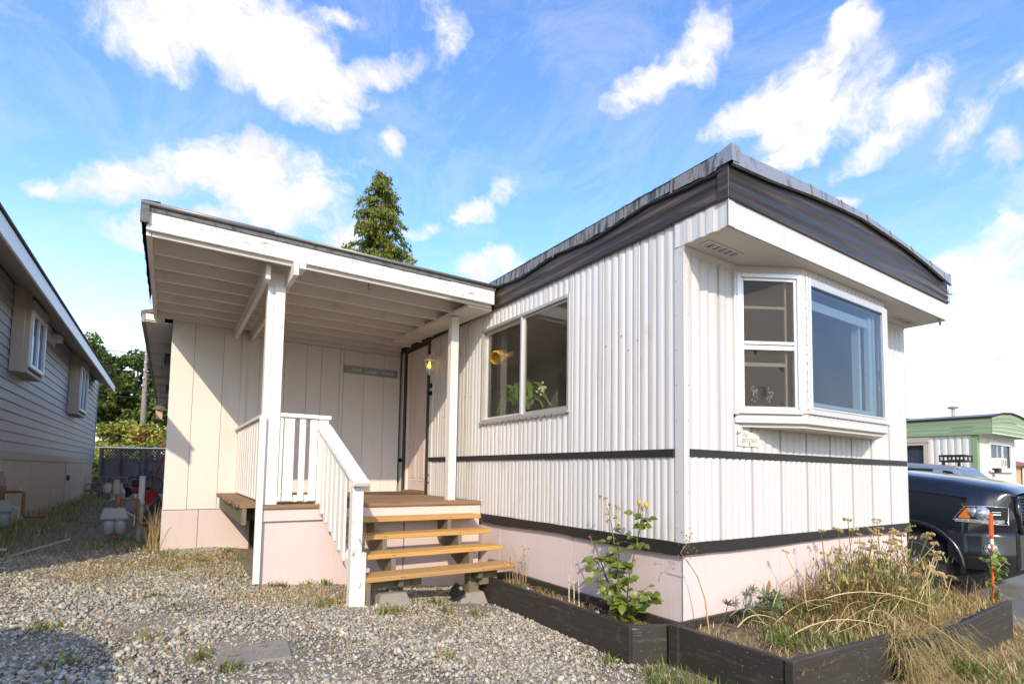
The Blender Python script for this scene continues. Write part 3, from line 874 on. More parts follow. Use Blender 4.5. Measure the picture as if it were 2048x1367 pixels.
        def slab(u0, u1, z0, z1, d0, d1):
            return MB().add([pt(u0, z0, d0), pt(u1, z0, d0), pt(u1, z0, d1), pt(u0, z0, d1), pt(u0, z1, d0), pt(u1, z1, d0), pt(u1, z1, d1), pt(u0, z1, d1)],
                            [(0, 3, 2, 1), (4, 5, 6, 7), (0, 1, 5, 4), (1, 2, 6, 5), (2, 3, 7, 6), (3, 0, 4, 7)])
        MB().box(*((.565, .605) if sgn > 0 else (2.97, 3.01)), -.045, -.001, zb0 - .02, zb1 + .02).build('corner_post', M['alum_bright'], by, bevel=.003)
        s = bar4(0, Lw, zb0 - .012, zb1 + .005, .036, -.01, .02, MB()).build('side_frame', M['alum_bright'], by, bevel=.003)
        bar4(.036, Lw - .036, zb0 + .024, zb1 - .031, .022, -.03, .006, MB()).build('track', M['alum_bright'], s, bevel=.002)
        mid = zb0 + .53
        slab(.058, Lw - .058, mid, mid + .026, -.02, .010).build('meeting_rail', M['alum_bright'], s, bevel=.002)
        slab(.058, Lw - .058, mid - .04, mid - .005, -.03, .002).build('meeting_rail', M['white_plastic'], s, bevel=.002)
        slab(.06, Lw - .06, mid + .02, zb1 - .055, -.014, -.011).build('pane', M['glass'], s)
        slab(.06, Lw - .06, zb0 + .04, mid, -.034, -.031).build('pane', M['glass'], s)
        slab(.07, Lw - .10, mid + .30, mid + .322, -.06, -.05).build('blind_slat', M['white_plastic'], s)
        slab(.07, Lw - .10, mid - .16, mid - .13, -.06, -.05).build('blind_slat', M['white_plastic'], s)
        slab(Lw - .10, Lw - .085, zb0 + .05, zb1 - .05, -.07, -.05).build('blind_slat', M['white_plastic'], s)
        # torn insect screen: cells left out where it is torn
        b = MB()
        nu, nz = 30, 76
        z0s, z1s = zb0 + .045, zb1 - .055
        for i in range(nu):
            for k in range(nz):
                uu = .06 + (Lw - .12) * (i + .5) / nu
                zz = z0s + (z1s - z0s) * (k + .5) / nz
                hole = sgn > 0 and ((abs(uu - .20) < .035 and abs(zz - (zb0 + .16)) < .045 + random.uniform(-.012, .012)) or (abs(uu - .36) < .018 and abs(zz - (zb0 + .34)) < .02 + random.uniform(-.01, .01)) or (abs(uu - .36) < .012 and abs(zz - (zb0 + .07)) < .015) or (abs(uu - .15) < .013 and abs(zz - (zb0 + .47)) < .02))
                if hole: continue
                ua, ub = .06 + (Lw - .12) * i / nu, .06 + (Lw - .12) * (i + 1) / nu
                za, zb_ = z0s + (z1s - z0s) * k / nz, z0s + (z1s - z0s) * (k + 1) / nz
                b.quad(pt(ua, za, -.004), pt(ub, za, -.004), pt(ub, zb_, -.004), pt(ua, zb_, -.004))
        b.build('insect_screen', M['screen'], s)
        if sgn > 0:
            b = MB()
            for _ in range(46):
                uu, zz = .20 + random.choice((-1, 1)) * random.uniform(.035, .085), zb0 + .13 + random.uniform(-.06, .07)
                an = random.uniform(0, 3.1)
                q = .009
                b.add([pt(uu - q * math.cos(an), zz - q * math.sin(an), 0), pt(uu + q * math.cos(an), zz + q * math.sin(an), 0), pt(uu + .004, zz + .005, .003)], [(0, 1, 2)])
            b.build('screen_fray', M['alum'], s)

    # ---- front door with its black trim
    d = BOX('door', M['door'], P, .020, .055, 4.45, 5.17, .995, 3.045, .002)
    for (z0, z1) in ((1.13, 1.75), (1.95, 2.45), (2.5, 2.9)):
        for (a, c) in ((4.53, 4.77), (4.85, 5.09)):
            if z1 == 2.9:
                b = MB()
                top = [(.0165, c, z0), (.0165, a, z0)] + [(.0165, a + (c - a) * k / 8, z1 - .2 + .17 * math.sin(math.pi * (k / 16 if a < 4.8 else (1 - .5) + k / 16))) for k in range(9)]
                b.prism(top, (.004, 0, 0)).build('door_panel', M['door'], d, bevel=.004)
            else:
                MB().frame('x', .0165, a, c, z0, z1, .02, .006).box(.013, .02, a + .04, c - .04, z0 + .04, z1 - .04).build('door_panel', M['door'], d, bevel=.004)
    BOX('jamb', M['door'], P, -.012, .06, 5.172, 5.218, .97, 3.085, .002)
    BOX('jamb', M['door'], P, -.012, .06, 4.412, 4.447, .97, 3.085, .002)
    BOX('jamb', M['door'], P, -.010, .06, 4.45, 5.17, 3.048, 3.085, .002)
    BOX('door_trim', M['black_trim'], P, -.032, -.004, 5.22, 5.30, .95, 3.088, .003)
    BOX('door_trim', M['black_trim'], P, -.036, -.004, 4.345, 4.41, .95, 3.088, .003)
    BOX('door_trim', M['black_trim'], P, -.034, -.004, 4.345, 5.30, 3.0905, 3.30, .003)
    BOX('threshold', M['deck'], P, -.05, .06, 4.412, 5.218, .952, .988, .004)
    BOX('corner_bead', M['siding'], P, -.022, -.003, 4.25, 4.342, .95, 3.1, .002)
    MB().lathe([(.034, 0), (.034, .012), (.026, .022)], (-.022, 4.285, 2.47), 14, (-1, 0, 0)).build('lock_plate', M['lock'], P)
    MB().lathe([(.034, 0), (.034, .012), (.018, .02), (.024, .04), (.012, .05)], (-.022, 4.285, 2.36), 14, (-1, 0, 0)).build('lock_plate', M['lock'], P)
    MB().lathe([(.012, 0), (.012, .01)], (-.022, 4.30, 1.22), 8, (-1, 0, 0)).build('screw', M['lock'], P)
    MB().lathe([(.012, 0), (.012, .01)], (-.022, 4.30, 1.12), 8, (-1, 0, 0)).build('screw', M['lock'], P)
    # little bolt holes in the siding
    for y, z in ((.78, 2.35), (.42, 2.33), (.52, 2.27), (.60, 2.40), (3.32, 2.20), (3.15, 2.19), (3.9, 2.0)):
        MB().lathe([(.007, 0), (.005, .003)], (-.0115, y, z), 7, (-1, 0, 0)).build('screw', M['lock'], P)
    # name plate
    n = BOX('name_plate', M['plate'], P, .615, .895, -.0255, -.0185, 1.512, 1.622, .001)
    r = (math.pi / 2, 0, 0)
    text_mesh('lettering', 'the', .052, M['plate_text'], n, (.705, -.0265, 1.598), r, .0006, .15)
    text_mesh('lettering', 'BRITTANY', .050, M['plate_text'], n, (.762, -.0265, 1.555), r, .0006, 0., .86)
    MB().tube([(.600, -.028, 1.622), (.614, -.028, 1.606), (.628, -.028, 1.606), (.638, -.028, 1.62)], .0035, 4).build('scroll', M['black'], n)
    MB().tube([(.745, -.028, 1.538), (.758, -.028, 1.535), (.766, -.028, 1.515)], [.003, .0035, .0015], 4).build('scroll', M['black'], n)
    BOX('underline', M['plate_text'], n, .655, .88, -.0267, -.0257, 1.524, 1.5265)


build_home()

# ------------------------------------------------------------------ the shed behind the porch
SY = 5.43
shed = thing('storage_shed', 'cream plywood shed joined to the home behind the porch', 'shed', (-1.55, SY, .2))


def build_shed():
    P = shed
    seams = [-3.085, -2.83, -2.50, -2.245, -2.06, -1.745, -1.45, -1.25, -.985, -.93, -.62, -.31, -.05]
    for a, c in zip(seams[:-1], seams[1:]):
        lower = .745 if c <= -2.2 else .90
        top = 3.175 if c <= -2.2 else 3.065
        d = random.uniform(0, .003)
        BOX('wall_board', M['cream'], P, a + .0018, c - .0018, SY - d, SY + .02, lower, top, .002)
    BOX('header_board', M['cream'], P, -2.24, -.985, SY - .004, SY + .02, 3.072, 3.30, .002)
    BOX('header_board', M['cream'], P, -.979, -.05, SY - .002, SY + .02, 3.055 + .017, 3.30, .002)
    BOX('backing', M['gap'], P, -3.08, -.045, SY + .021, SY + .05, .2, 3.30)
    BOX('corner_board', M['cream'], P, -2.29, -2.215, SY - .025, SY - .005, .95, 3.1, .002)
    BOX('skirt_panel', M['pink'], P, -3.09, -2.70, SY + .002, SY + .02, .05, .738, .002)
    BOX('skirt_panel', M['pink'], P, -2.695, -2.10, SY + .001, SY + .019, .05, .738, .002)
    BOX('skirt_panel', M['pink'], P, -3.09, -3.07, SY + .023, 15.4, .05, .738)
    BOX('wall_board', M['cream'], P, -3.085, -3.065, SY + .023, 15.4, .745, 3.12)
    BOX('end_wall', M['cream'], P, -3.08, -.01, 15.4, 15.42, .1, 3.2)
    # eave on the far side
    b = MB().add([(-3.42, SY - .02, 3.15), (-3.05, SY - .02, 3.28), (-3.05, 15.6, 3.28), (-3.42, 15.6, 3.15), (-3.42, SY - .02, 3.20), (-3.05, SY - .02, 3.33), (-3.05, 15.6, 3.33), (-3.42, 15.6, 3.20)],
                 [(0, 3, 2, 1), (4, 5, 6, 7), (0, 1, 5, 4), (1, 2, 6, 5), (2, 3, 7, 6), (3, 0, 4, 7)])
    b.build('roof', M['shingle_edge'], P)
    BOX('roof', M['shingle'], P, -3.045, .05, SY + .35, 15.6, 3.29, 3.36)
    BOX('soffit', M['soffit'], P, -3.37, -3.09, SY - .015, 15.6, 3.075, 3.09)
    BOX('eave_board', M['gutter'], P, -3.41, -3.375, SY - .018, 15.6, 3.06, 3.165, .003)
    BOX('eave_end', M['white_wood'], P, -3.37, -3.17, SY - .03, SY - .016, 3.092, 3.17, .002)
    for k in range(7):
        y = SY + .9 + k * 1.25
        BOX('rafter_tail', M['soffit'], P, -3.36, -3.10, y, y + .04, 3.02, 3.074)
    BOX('wall_vent', M['engine'], P, -3.17, -3.092, 6.6, 6.9, 2.78, 2.92, .005)
    BOX('wall_vent', M['engine'], P, -3.15, -3.092, 9.6, 9.8, 2.7, 2.85, .005)


build_shed()

# ------------------------------------------------------------------ the porch
DZ = .95
porch = thing('porch', 'white painted porch with flat roof, plank deck and railing', 'porch', (-1.3, 3.6, .2))


def build_porch():
    P = porch
    # deck
    y = 2.80
    k = 0
    while y < 5.41:
        x0 = -2.50 + random.uniform(-.02, .02) if y > 2.9 else -2.312
        BOX('deck_board', M['deck'], P, x0, -.035, y, min(y + .138, 5.415), DZ - .038, DZ + random.uniform(-.002, .002), .003)
        y += .1445
    for yy in (3.3, 4.1, 4.9):
        BOX('joist', M['stringer'], P, -2.44, -.04, yy, yy + .04, DZ - .18, DZ - .040)
    BOX('rim_board', M['stringer'], P, -2.47, -2.43, 2.92, 5.40, DZ - .19, DZ - .041, .003)
    # pink skirt of the deck
    BOX('rim_board', M['pink'], P, -1.70, -.03, 2.825, 2.85, .785, DZ - .041, .003)
    BOX('rim_board', M['pink'], P, -2.325, -1.72, 2.825, 2.852, .795, DZ - .005, .003)
    BOX('skirt_panel', M['pink'], P, -2.33, -.94, 2.853, 2.872, .02, DZ - .045, .002)
    BOX('skirt_panel', M['pink'], P, -.93, -.03, 2.853, 2.872, -.05, DZ - .045, .002)
    # posts
    b = MB().box(-2.345, -2.195, 2.86, 2.95, DZ - .01, 3.13)
    b.build('post', M['white_wood'], P, bevel=.004)
    BOX('post_face', M['white_wood'], P, -2.345, -2.295, 2.838, 2.858, DZ - .01, 2.98, .002)
    BOX('post_face', M['white_wood'], P, -2.293, -2.195, 2.835, 2.858, DZ - .01, 2.99, .002)
    BOX('post', M['white_wood'], P, -2.372, -2.316, 2.79, 2.833, G(-2.34, 2.80) + .03, 1.76, .003)
    BOX('post', M['white_wood'], P, -.345, -.25, 3.03, 3.12, DZ - .002, 3.095, .003)
    # carrying beams along the roof, ledger along the home
    MB().box(-2.195, -2.155, 2.44, 5.40, 3.0, 3.135).build('beam', M['ceiling_wood'], P, bevel=.003)
    MB().box(-2.39, -2.348, 2.70, 5.40, 3.0, 3.135).build('beam', M['ceiling_wood'], P, bevel=.003)
    BOX('beam_end', M['white_wood'], P, -2.152, -2.10, 2.42, 2.60, 3.06, 3.15, .003)
    MB().bar((-.205, 2.61, 3.116), (-.205, 5.41, 3.215), .30, .036).build('beam', M['white_wood'], P, bevel=.003)
    # roof: rafters, sheathing, fascias
    for i in range(8):
        yy = 2.62 + i * .392
        BOX('rafter', M['ceiling_wood'], P, -3.245, -.06, yy, yy + .038, 3.137, 3.262, .002)
        if 0 < i < 6:
            xb = -2.62 + .07 * i
            BOX('blocking', M['ceiling_wood'], P, xb, xb + .13, yy - .30, yy - .262, 3.17, 3.262, .002)
            BOX('blocking', M['ceiling_wood'], P, xb + .16, xb + .26, yy - .31, yy - .272, 3.19, 3.262, .002)
    seams = [-3.25, -2.03, -.81, -.055]
    for a, c in zip(seams[:-1], seams[1:]):
        BOX('roof_sheet', M['ceiling_wood'], P, a + .002, c - .002, 2.57, 5.80, 3.264, 3.28)
    n = 24
    xs = np.linspace(-3.285, -.075, n)
    b = MB()
    b.box(-3.285, -.075, 2.535, 2.572, 3.155, 3.325)
    b.build('fascia', M['peel'], P, bevel=.004)
    BOX('fascia_end', M['peel'], P, -.62, -.072, 2.520, 2.533, 3.148, 3.30, .012)
    BOX('fascia', M['white_wood'], P, -3.285, -3.25, 2.574, 5.50, 3.12, 3.30, .003)
    BOX('batten', M['ceiling_wood'], P, -3.248, -.08, 2.575, 2.612, 3.12, 3.20, .003)
    BOX('roof_cover', M['shingle'], P, -3.30, -.05, 2.53, 5.85, 3.33, 3.362)
    # torn roofing hanging over the left edge
    ys = np.linspace(2.50, 5.2, 40)
    rows = [[(-3.318 + random.uniform(-.004, .004), y, 3.185 + .03 * math.sin(y * 6) * .4 + random.uniform(-.012, .012) + .03 * (y - 2.5) / 2.7) for y in ys[::-1]],
            [(-3.325, y, 3.28) for y in ys[::-1]], [(-3.315, y, 3.375) for y in ys[::-1]], [(-3.2, y, 3.385) for y in ys[::-1]]]
    MB().grid(rows).build('roofing_flap', M['shingle_edge'], P)
    # rolled metal edge along the front, in two lengths
    b = MB()
    MB().tube([(-3.325, 2.512, 3.358), (-2.36, 2.512, 3.362)], .019, 8).build('gutter_roll', M['gutter'], P, smooth=True)
    MB().tube([(-2.38, 2.512, 3.358), (-.06, 2.51, 3.356)], .015, 8).build('gutter_roll', M['gutter'], P, smooth=True)
    BOX('drip_edge', M['shingle_edge'], P, -3.32, -.06, 2.522, 2.533, 3.305, 3.345)
    BOX('roofing_flap', M['shingle_edge'], P, -3.327, -3.27, 2.50, 2.53, 3.20, 3.372)
    MB().tube([(-1.48, 2.60, 3.12), (-1.48, 2.60, 3.07), (-1.465, 2.6, 3.055), (-1.455, 2.6, 3.07)], .004, 5).build('hook', M['lock'], P)
    MB().lathe([(.03, 0), (.022, .02), (.03, .03), (.01, .045)], (-2.78, 4.03, 3.24), 9, (0, 0, -1)).build('wasp_nest', M['bark'], P)
    # left railing from post to wall
    r = thing('railing', None, None, (-2.3, 4.1, DZ)); r.parent = P; r.location = Vector((-2.3, 4.1, DZ)) - WPOS[P.name]
    BOX('top_rail', M['white_wood'], r, -2.335, -2.225, 2.955, 5.40, 1.765, 1.80, .004)
    BOX('bottom_rail', M['white_wood'], r, -2.30, -2.26, 2.96, 5.40, DZ + .03, DZ + .09, .003)
    for i in range(12):
        yy = 3.06 + i * .19
        BOX('baluster', M['white_wood'], r, -2.315, -2.297, yy, yy + .085, DZ + .02, 1.763, .002)
    # front railing and the sloping one
    r = thing('railing', None, None, (-2.0, 2.85, DZ)); r.parent = P; r.location = Vector((-2.0, 2.85, DZ)) - WPOS[P.name]
    BOX('top_rail', M['white_wood'], r, -2.193, -1.735, 2.80, 2.90, 1.762, 1.80, .004)
    BOX('bottom_rail', M['white_wood'], r, -2.193, -1.86, 2.84, 2.88, DZ + .02, DZ + .085, .003)
    BOX('newel', M['white_wood'], r, -1.85, -1.755, 2.815, 2.90, DZ - .05, 1.76, .004)
    for (a, c) in ((-2.19, -2.165), (-2.155, -2.065), (-2.02, -1.965), (-1.925, -1.855)):
        BOX('baluster', M['white_wood'], r, a, c, 2.818, 2.838, DZ + .03, 1.758, .002)
    BOX('cross_wire', M['white_wood'], r, -2.16, -1.86, 2.8385, 2.8395, 1.70, 1.703)
    MB().bar((-1.80, 2.93, 1.742), (-1.725, 1.80, 1.163), .135, .04).build('hand_rail', M['peel_post'], r, bevel=.005)
    MB().bar((-1.79, 2.81, .93), (-1.725, 1.97, .445), .04, .085).build('bottom_rail', M['white_wood'], r, bevel=.004)
    for i in range(6):
        t = .08 + i * .14
        yy = 2.81 - .86 * t
        xx = -1.815 + .06 * t
        z1 = 1.742 - .579 * (2.93 - yy) / 1.13 - .03
        z0 = .93 - .485 * (2.81 - yy) / .84 - .03
        BOX('baluster', M['white_wood'], r, xx - .012, xx + .010, yy - .045, yy + .042, z0, z1, .002)
    BOX('newel', M['peel_post'], r, -1.775, -1.685, 1.87, 1.96, G(-1.73, 1.9) - .03, 1.145, .004)
    BOX('newel', M['peel_post'], r, -1.683, -1.645, 1.875, 1.965, G(-1.68, 1.9) - .03, .60, .004)
    # stairs
    s = thing('stair', None, None, (-.9, 2.3, .2)); s.parent = P; s.location = Vector((-.9, 2.3, .2)) - WPOS[P.name]
    for i, (yf, zt) in enumerate(((2.60, .815), (2.355, .678), (2.11, .540), (1.865, .392))):
        m = M['tread_low'] if i == 3 else M['tread']
        x0 = -1.64 if i == 3 else -1.70
        MB().box(x0 + .012 * i * (i < 3), -.155 + random.uniform(-.01, .01), yf, yf + (.235 if i < 3 else .25), zt - .042, zt).build('tread', m, s, bevel=.005)
    nb = MB()
    for (yf, zt) in ((2.60, .815), (2.355, .678), (2.11, .540), (1.865, .392)):
        for xx in (-1.33, -1.31, -.54, -.52):
            nb.lathe([(.006, 0), (.005, .002)], (xx + random.uniform(-.01, .01), yf + random.uniform(.05, .2), zt), 6)
            nb.lathe([(.005, 0), (.004, .002)], (xx + random.uniform(-.01, .01), yf, zt - .02), 6, (0, -1, 0))
    tag(nb.build('nails', M['lock'], s), kind='stuff')
    for x in (-1.34, -.55):
        prof = [(x, 2.85, .78), (x, 2.61, .772), (x, 2.60, .64), (x, 2.36, .635), (x, 2.355, .498), (x, 2.115, .495), (x, 2.11, .35), (x, 1.90, .348), (x, 1.93, .28), (x, 2.13, .25), (x, 2.85, .55)]
        MB().prism(prof, (.042, 0, 0)).build('stringer', M['stringer'], s)
        MB().box(x - .02, x + .06, 2.06, 2.15, .12, .36).box(x - .045, x - .022, 2.03, 2.12, .10, .34).build('stair_leg', M['stringer'], s)
    MB().box(-1.638, -1.60, 1.88, 1.97, G(-1.62, 1.9) - .03, .349).build('stair_leg', M['stringer'], s)
    BOX('tie_board', M['stringer'], s, -1.60, -1.10, 1.99, 2.02, .265, .345)
    BOX('tie_board', M['stringer'], s, -.50, -.30, 2.0, 2.05, .20, .345)


build_porch()

# ------------------------------------------------------------------ small things on and about the porch


def build_porch_things():
    # lantern by the door
    L = thing('wall_lantern', 'white lit lantern with clear glass on the siding beside the door', 'lantern', (-.02, 4.12, 2.55))
    x, y = -.135, 4.12
    MB().lathe([(.055, 0), (.055, .008), (.03, .02)], (-.014, y, 2.80), 14, (-1, 0, 0)).build('backplate', M['white_plastic'], L)
    MB().tube([(-.02, y, 2.80), (-.06, y, 2.86), (-.11, y, 2.875), (x, y, 2.84)], .011, 7).build('arm', M['white_plastic'], L, smooth=True)
    MB().lathe([(.012, .0), (.02, -.02), (.028, -.03), (.07, -.065), (.075, -.075)], (x, y, 2.86), 8).build('cap', M['white_plastic'], L)
    MB().lathe([(.066, 0), (.044, -.125)], (x, y, 2.786), 6).build('lantern_glass', M['glass_clear'], L)
    b = MB()
    for k in range(6):
        an = math.pi / 3 * k
        b.bar((x + .067 * math.cos(an), y + .067 * math.sin(an), 2.786), (x + .045 * math.cos(an), y + .045 * math.sin(an), 2.66), .008, .008)
    b.build('lantern_bars', M['white_plastic'], L)
    MB().lathe([(.05, 0), (.05, -.015), (.03, -.04), (.012, -.05), (.014, -.07), (.003, -.085)], (x, y, 2.66), 8).build('lantern_base', M['white_plastic'], L)
    MB().lathe([(.004, -.05), (.022, -.03), (.024, 0), (.014, .03), (.012, .05)], (x, y, 2.715), 9).build('bulb', M['bulb'], L, smooth=True)
    # wooden sign
    S = thing('wooden_sign', 'grey blue plank sign with faded script on the porch back wall', 'sign', (-.515, SY - .02, 2.725))
    MB().box(-.93, -.10, SY - .028, SY - .006, 2.722, 2.832).build('board', M['sign'], S, bevel=.003)
    r = (math.pi / 2, 0, 0)
    text_mesh('lettering', 'Live', .088, M['sign_text'], S, (-.755, SY - .0295, 2.782), r, .001, .45, 1.05)
    text_mesh('lettering', 'Laugh', .082, M['sign_text'], S, (-.515, SY - .0295, 2.776), r, .001, 0., .95)
    text_mesh('lettering', 'Love', .088, M['sign_text'], S, (-.265, SY - .0295, 2.776), r, .001, .45, 1.05)
    # doormat
    pts = [(-.50 + .46 * math.cos(t) * (1 if math.cos(t) > 0 else 1), 4.72 + .40 * math.sin(t), DZ + .004) for t in np.linspace(-math.pi / 2, math.pi / 2, 14)]
    o = MB().prism([(-.08 - .72 * math.sin(math.pi * k / 16), 4.78 - .40 * math.cos(math.pi * k / 16), DZ + .005) for k in range(17)], (0, 0, .012)).build('doormat', M['mat_rug'])
    tag(o, 'half round brown doormat lying in front of the door', 'doormat')
    # pier blocks under the stairs
    for (x, y, lab) in ((-1.36, 2.07, 'concrete pier block under the left stair leg'), (-.56, 2.10, 'concrete pier block under the right stair leg by the planter')):
        z = G(x, y)
        o = MB().add([(x - .16, y - .13, z - .05), (x + .17, y - .13, z - .05), (x + .17, y + .15, z - .05), (x - .16, y + .15, z - .05), (x - .11, y - .09, z + .10), (x + .12, y - .09, z + .10), (x + .12, y + .11, z + .10), (x - .11, y + .11, z + .10)],
                     [(0, 3, 2, 1), (4, 5, 6, 7), (0, 1, 5, 4), (1, 2, 6, 5), (2, 3, 7, 6), (3, 0, 4, 7)]).build('pier_block', M['concrete'], bevel=.008)
        tag(o, lab, 'concrete block', 'pier blocks under the stairs')
    o = MB().lathe([(.05, 0), (.075, .11), (.07, .11), (.05, .02)], (-.78, 2.02, G(-.78, 2.02) + .07), 12, (.55, -.35, .6)).build('plant_pot', M['truck_trim'])
    tag(o, 'small black plastic plant pot tipped over under the stairs', 'plant pot')
    # concrete paver sunk in the gravel
    x, y = -2.60, .86
    o = MB().prism([(x - .20, y - .17, G(x, y) - .03), (x + .17, y - .20, G(x, y) - .03), (x + .20, y + .12, G(x, y) - .03), (x - .17, y + .17, G(x, y) - .03)], (0, 0, .043)).build('paver', M['soil_stone'], bevel=.006)
    tag(o, 'grey concrete paver sunk flush in the gravel', 'paver')
    # plants and lampshade behind the sliding window
    F = thing('window_plant', 'green fern with pale flowers behind the sliding window', 'house plant', (.20, 2.35, 1.866))
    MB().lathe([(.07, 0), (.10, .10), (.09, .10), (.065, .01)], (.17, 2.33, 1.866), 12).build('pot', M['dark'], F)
    me = None
    for k in range(38):
        an = random.uniform(0, 2 * math.pi)
        ln = random.uniform(.30, .52)
        side = math.sin(an)
        b = MB()
        lift = random.uniform(.16, .38)
        p0 = Vector((.17, 2.33, 1.98))
        pts = []
        for i in range(8):
            t = i / 7
            pts.append(p0 + Vector((math.cos(an) * ln * t * .25, side * ln * t * 1.1, lift * math.sin(t * 2.3) - .16 * t * t)))
        for i in range(1, 8):
            d = (pts[i] - pts[i - 1]).normalized()
            sd = d.cross(Vector((0, 0, 1))).normalized()
            w = .055 * math.sin(math.pi * (i + .6) / 8.2)
            for s in (-1, 1):
                b.add([pts[i - 1], pts[i], pts[i] + sd * s * w + d * .02 - Vector((0, 0, .012)), pts[i - 1] + sd * s * w + d * .005 - Vector((0, 0, .012))], [(0, 1, 2, 3)])
        b.build('frond', M['fern_leaf'], F)
    for (yy, zz) in ((2.13, 2.10), (1.86, 2.13), (2.10, 2.03)):
        b = MB()
        for _ in range(16):
            c = Vector((.13 + random.gauss(0, .02), yy + random.gauss(0, .028), zz + random.gauss(0, .03)))
            b.sphere(c, .014, 5, 3)
        b.build('flower', M['cream_petal'], F)
    Y = thing('wall_lamp', 'yellow glass lampshade glowing behind the sliding window', 'lamp', (.3, 2.8, 2.62))
    prof = [(.03, 0), (.07, .02), (.088, .07), (.085, .12), (.075, .15)]
    b = MB().lathe(prof, (.15, 2.71, 2.625), 8, (-.70, -.35, -.25))
    b.f.pop()
    b.build('lampshade', M['yellow_glass'], Y)
    MB().tube([(.15, 2.71, 2.625), (.19, 2.66, 2.63), (.25, 2.62, 2.66)], .03, 7).build('arm', M['yellow_glass'], Y)
    C = thing('chair', 'pale metal framed chair inside the bay window', 'chair', (1.5, .45, .9))
    MB().tube([(1.3, .25, .9), (1.28, .22, 1.90), (1.62, .2, 1.92), (1.64, .22, .9)], .014, 6).tube([(1.29, .22, 1.75), (1.63, .2, 1.76)], .01, 6).build('frame', M['chrome'], C)
    BOX('seat', M['dark'], C, 1.28, 1.66, .22, .62, 1.32, 1.37, .01)
    MB().tube([(1.3, .6, .9), (1.3, .6, 1.33)], .014, 6).tube([(1.64, .6, .9), (1.64, .6, 1.33)], .014, 6).build('legs', M['chrome'], C)


build_porch_things()

# ------------------------------------------------------------------ planters


def build_planters():
    A = thing('planter_box', 'long narrow dark planter beside the stairs with a rose bush', 'planter', (-.2, 1.1, 0))
    z1 = .262
    BOX('board', M['planter'], A, -.395, -.355, .15, 2.20, -.06, z1, .005)
    BOX('board', M['planter'], A, -.05, -.012, .02, 2.20, -.06, z1 - .004, .005)
    BOX('board', M['planter'], A, -.354, -.051, 2.16, 2.198, -.06, z1 - .006, .005)
    MB().bar((-.375, .134, .10), (-.022, -.012, .10), .036, .318).build('board', M['planter'], A, bevel=.005)
    MB().bar((-.382, .140, -.06), (-.382, .140, z1 - .002), .03, .03, (1, 0, 0)).build('corner_strip', M['planter'], A, bevel=.003)
    ys = np.linspace(.10, 2.16, 26)
    rows = [[(x, y + (0 if y > .15 else (.06 - .17 * (x + .05) / .3 * .9 if x < -.05 else .02)), .175 + .02 * math.sin(y * 7 + x * 9) + random.uniform(-.008, .008)) for x in np.linspace(-.358, -.045, 7)] for y in ys]
    MB().grid(rows).build('soil', M['soil'], A, smooth=True)
    B = thing('planter_box', 'wide dark timber planter under the bay window, overgrown with dry weeds', 'planter', (1.5, -.5, 0))
    z1 = .272
    MB().bar((-.125, -.04, .06), (-.125, -.80, .06), .04, .42).build('board', M['planter'], B, bevel=.005)
    MB().box(-.165, -.075, -.085, -.005, -.12, z1).build('post', M['planter'], B, bevel=.004)
    MB().bar((-.15, -.825, .07), (.92, -.885, .065), .042, .41).build('board', M['planter'], B, bevel=.006)
    MB().box(-.155, -.105, -.858, -.805, -.14, z1 + .002).build('corner_strip', M['planter'], B, bevel=.004)
    MB().bar((.93, -.93, .04), (1.72, -.97, .02), .042, .36).build('board', M['planter'], B, bevel=.006)
    MB().bar((1.62, -.985, .045), (2.98, -.975, .075), .042, .38).build('board', M['planter'], B, bevel=.006)
    MB().bar((2.97, -.955, .07), (2.97, -.02, .07), .042, .36).build('board', M['planter'], B, bevel=.006)
    BOX('board', M['planter'], B, -.07, 2.95, -.03, -.004, -.12, z1 + .0, .005)
    rows = [[(x, y - (.115 if x > .95 and y < -.8 else 0), .185 + .05 * math.exp(-((x - 1.7) / .9) ** 2) + .025 * math.sin(x * 6 + y * 5) + random.uniform(-.01, .01)) for x in np.linspace(-.10, 2.955, 40)] for y in np.linspace(-.86, -.02, 12)]
    MB().grid(rows).build('soil', M['soil'], B, smooth=True)


build_planters()


def leaf_mesh(name, L, Wd, fold=.25, droop=.25, material=None):
    """a folded pointed leaf along +y, stalk end at the origin"""
    b = MB()
    prof = [(0, .02), (.2, .62), (.45, 1.), (.72, .72), (1, .0)]
    mid = [Vector((0, L * t, -droop * L * t * t)) for t, _ in prof]
    vs = list(mid)
    for s in (-1, 1):
        for (t, w), m_ in zip(prof[1:4], mid[1:4]):
            vs.append(m_ + Vector((s * w * Wd / 2, 0, fold * w * Wd / 2)))
    fs = []
    for o_ in (5, 8):
        r = [(0, 1, o_), (1, 2, o_ + 1, o_), (2, 3, o_ + 2, o_ + 1), (3, 4, o_ + 2)]
        fs += r if o_ == 8 else [tuple(reversed(q)) for q in r]
    me = bpy.data.meshes.new(name)
    me.from_pydata([tuple(v) for v in vs], [], fs)
    if material: me.materials.append(material)
    me.polygons.foreach_set('use_smooth', [True] * len(me.polygons))
    me.update()
    return me


def place(me, name, parent, loc, direction, up, scale=1.):
    """a mesh whose +y runs along direction and whose +z leans to up, as a part of parent"""
    y = Vector(direction).normalized()
    z = (Vector(up) - y * Vector(up).dot(y))
    z = z.normalized() if z.length > 1e-4 else y.orthogonal().normalized()
    x = y.cross(z)
    o = bpy.data.objects.new(name, me)
    COL.objects.link(o)
    o.parent = parent
    m = Matrix((x, y, z)).transposed().to_4x4()
    o.matrix_local = Matrix.Translation(Vector(loc) - WPOS[parent.name]) @ m @ Matrix.Scale(scale, 4)
    return o


def rv(s=1.):
    return Vector((random.gauss(0, s), random.gauss(0, s), random.gauss(0, s)))


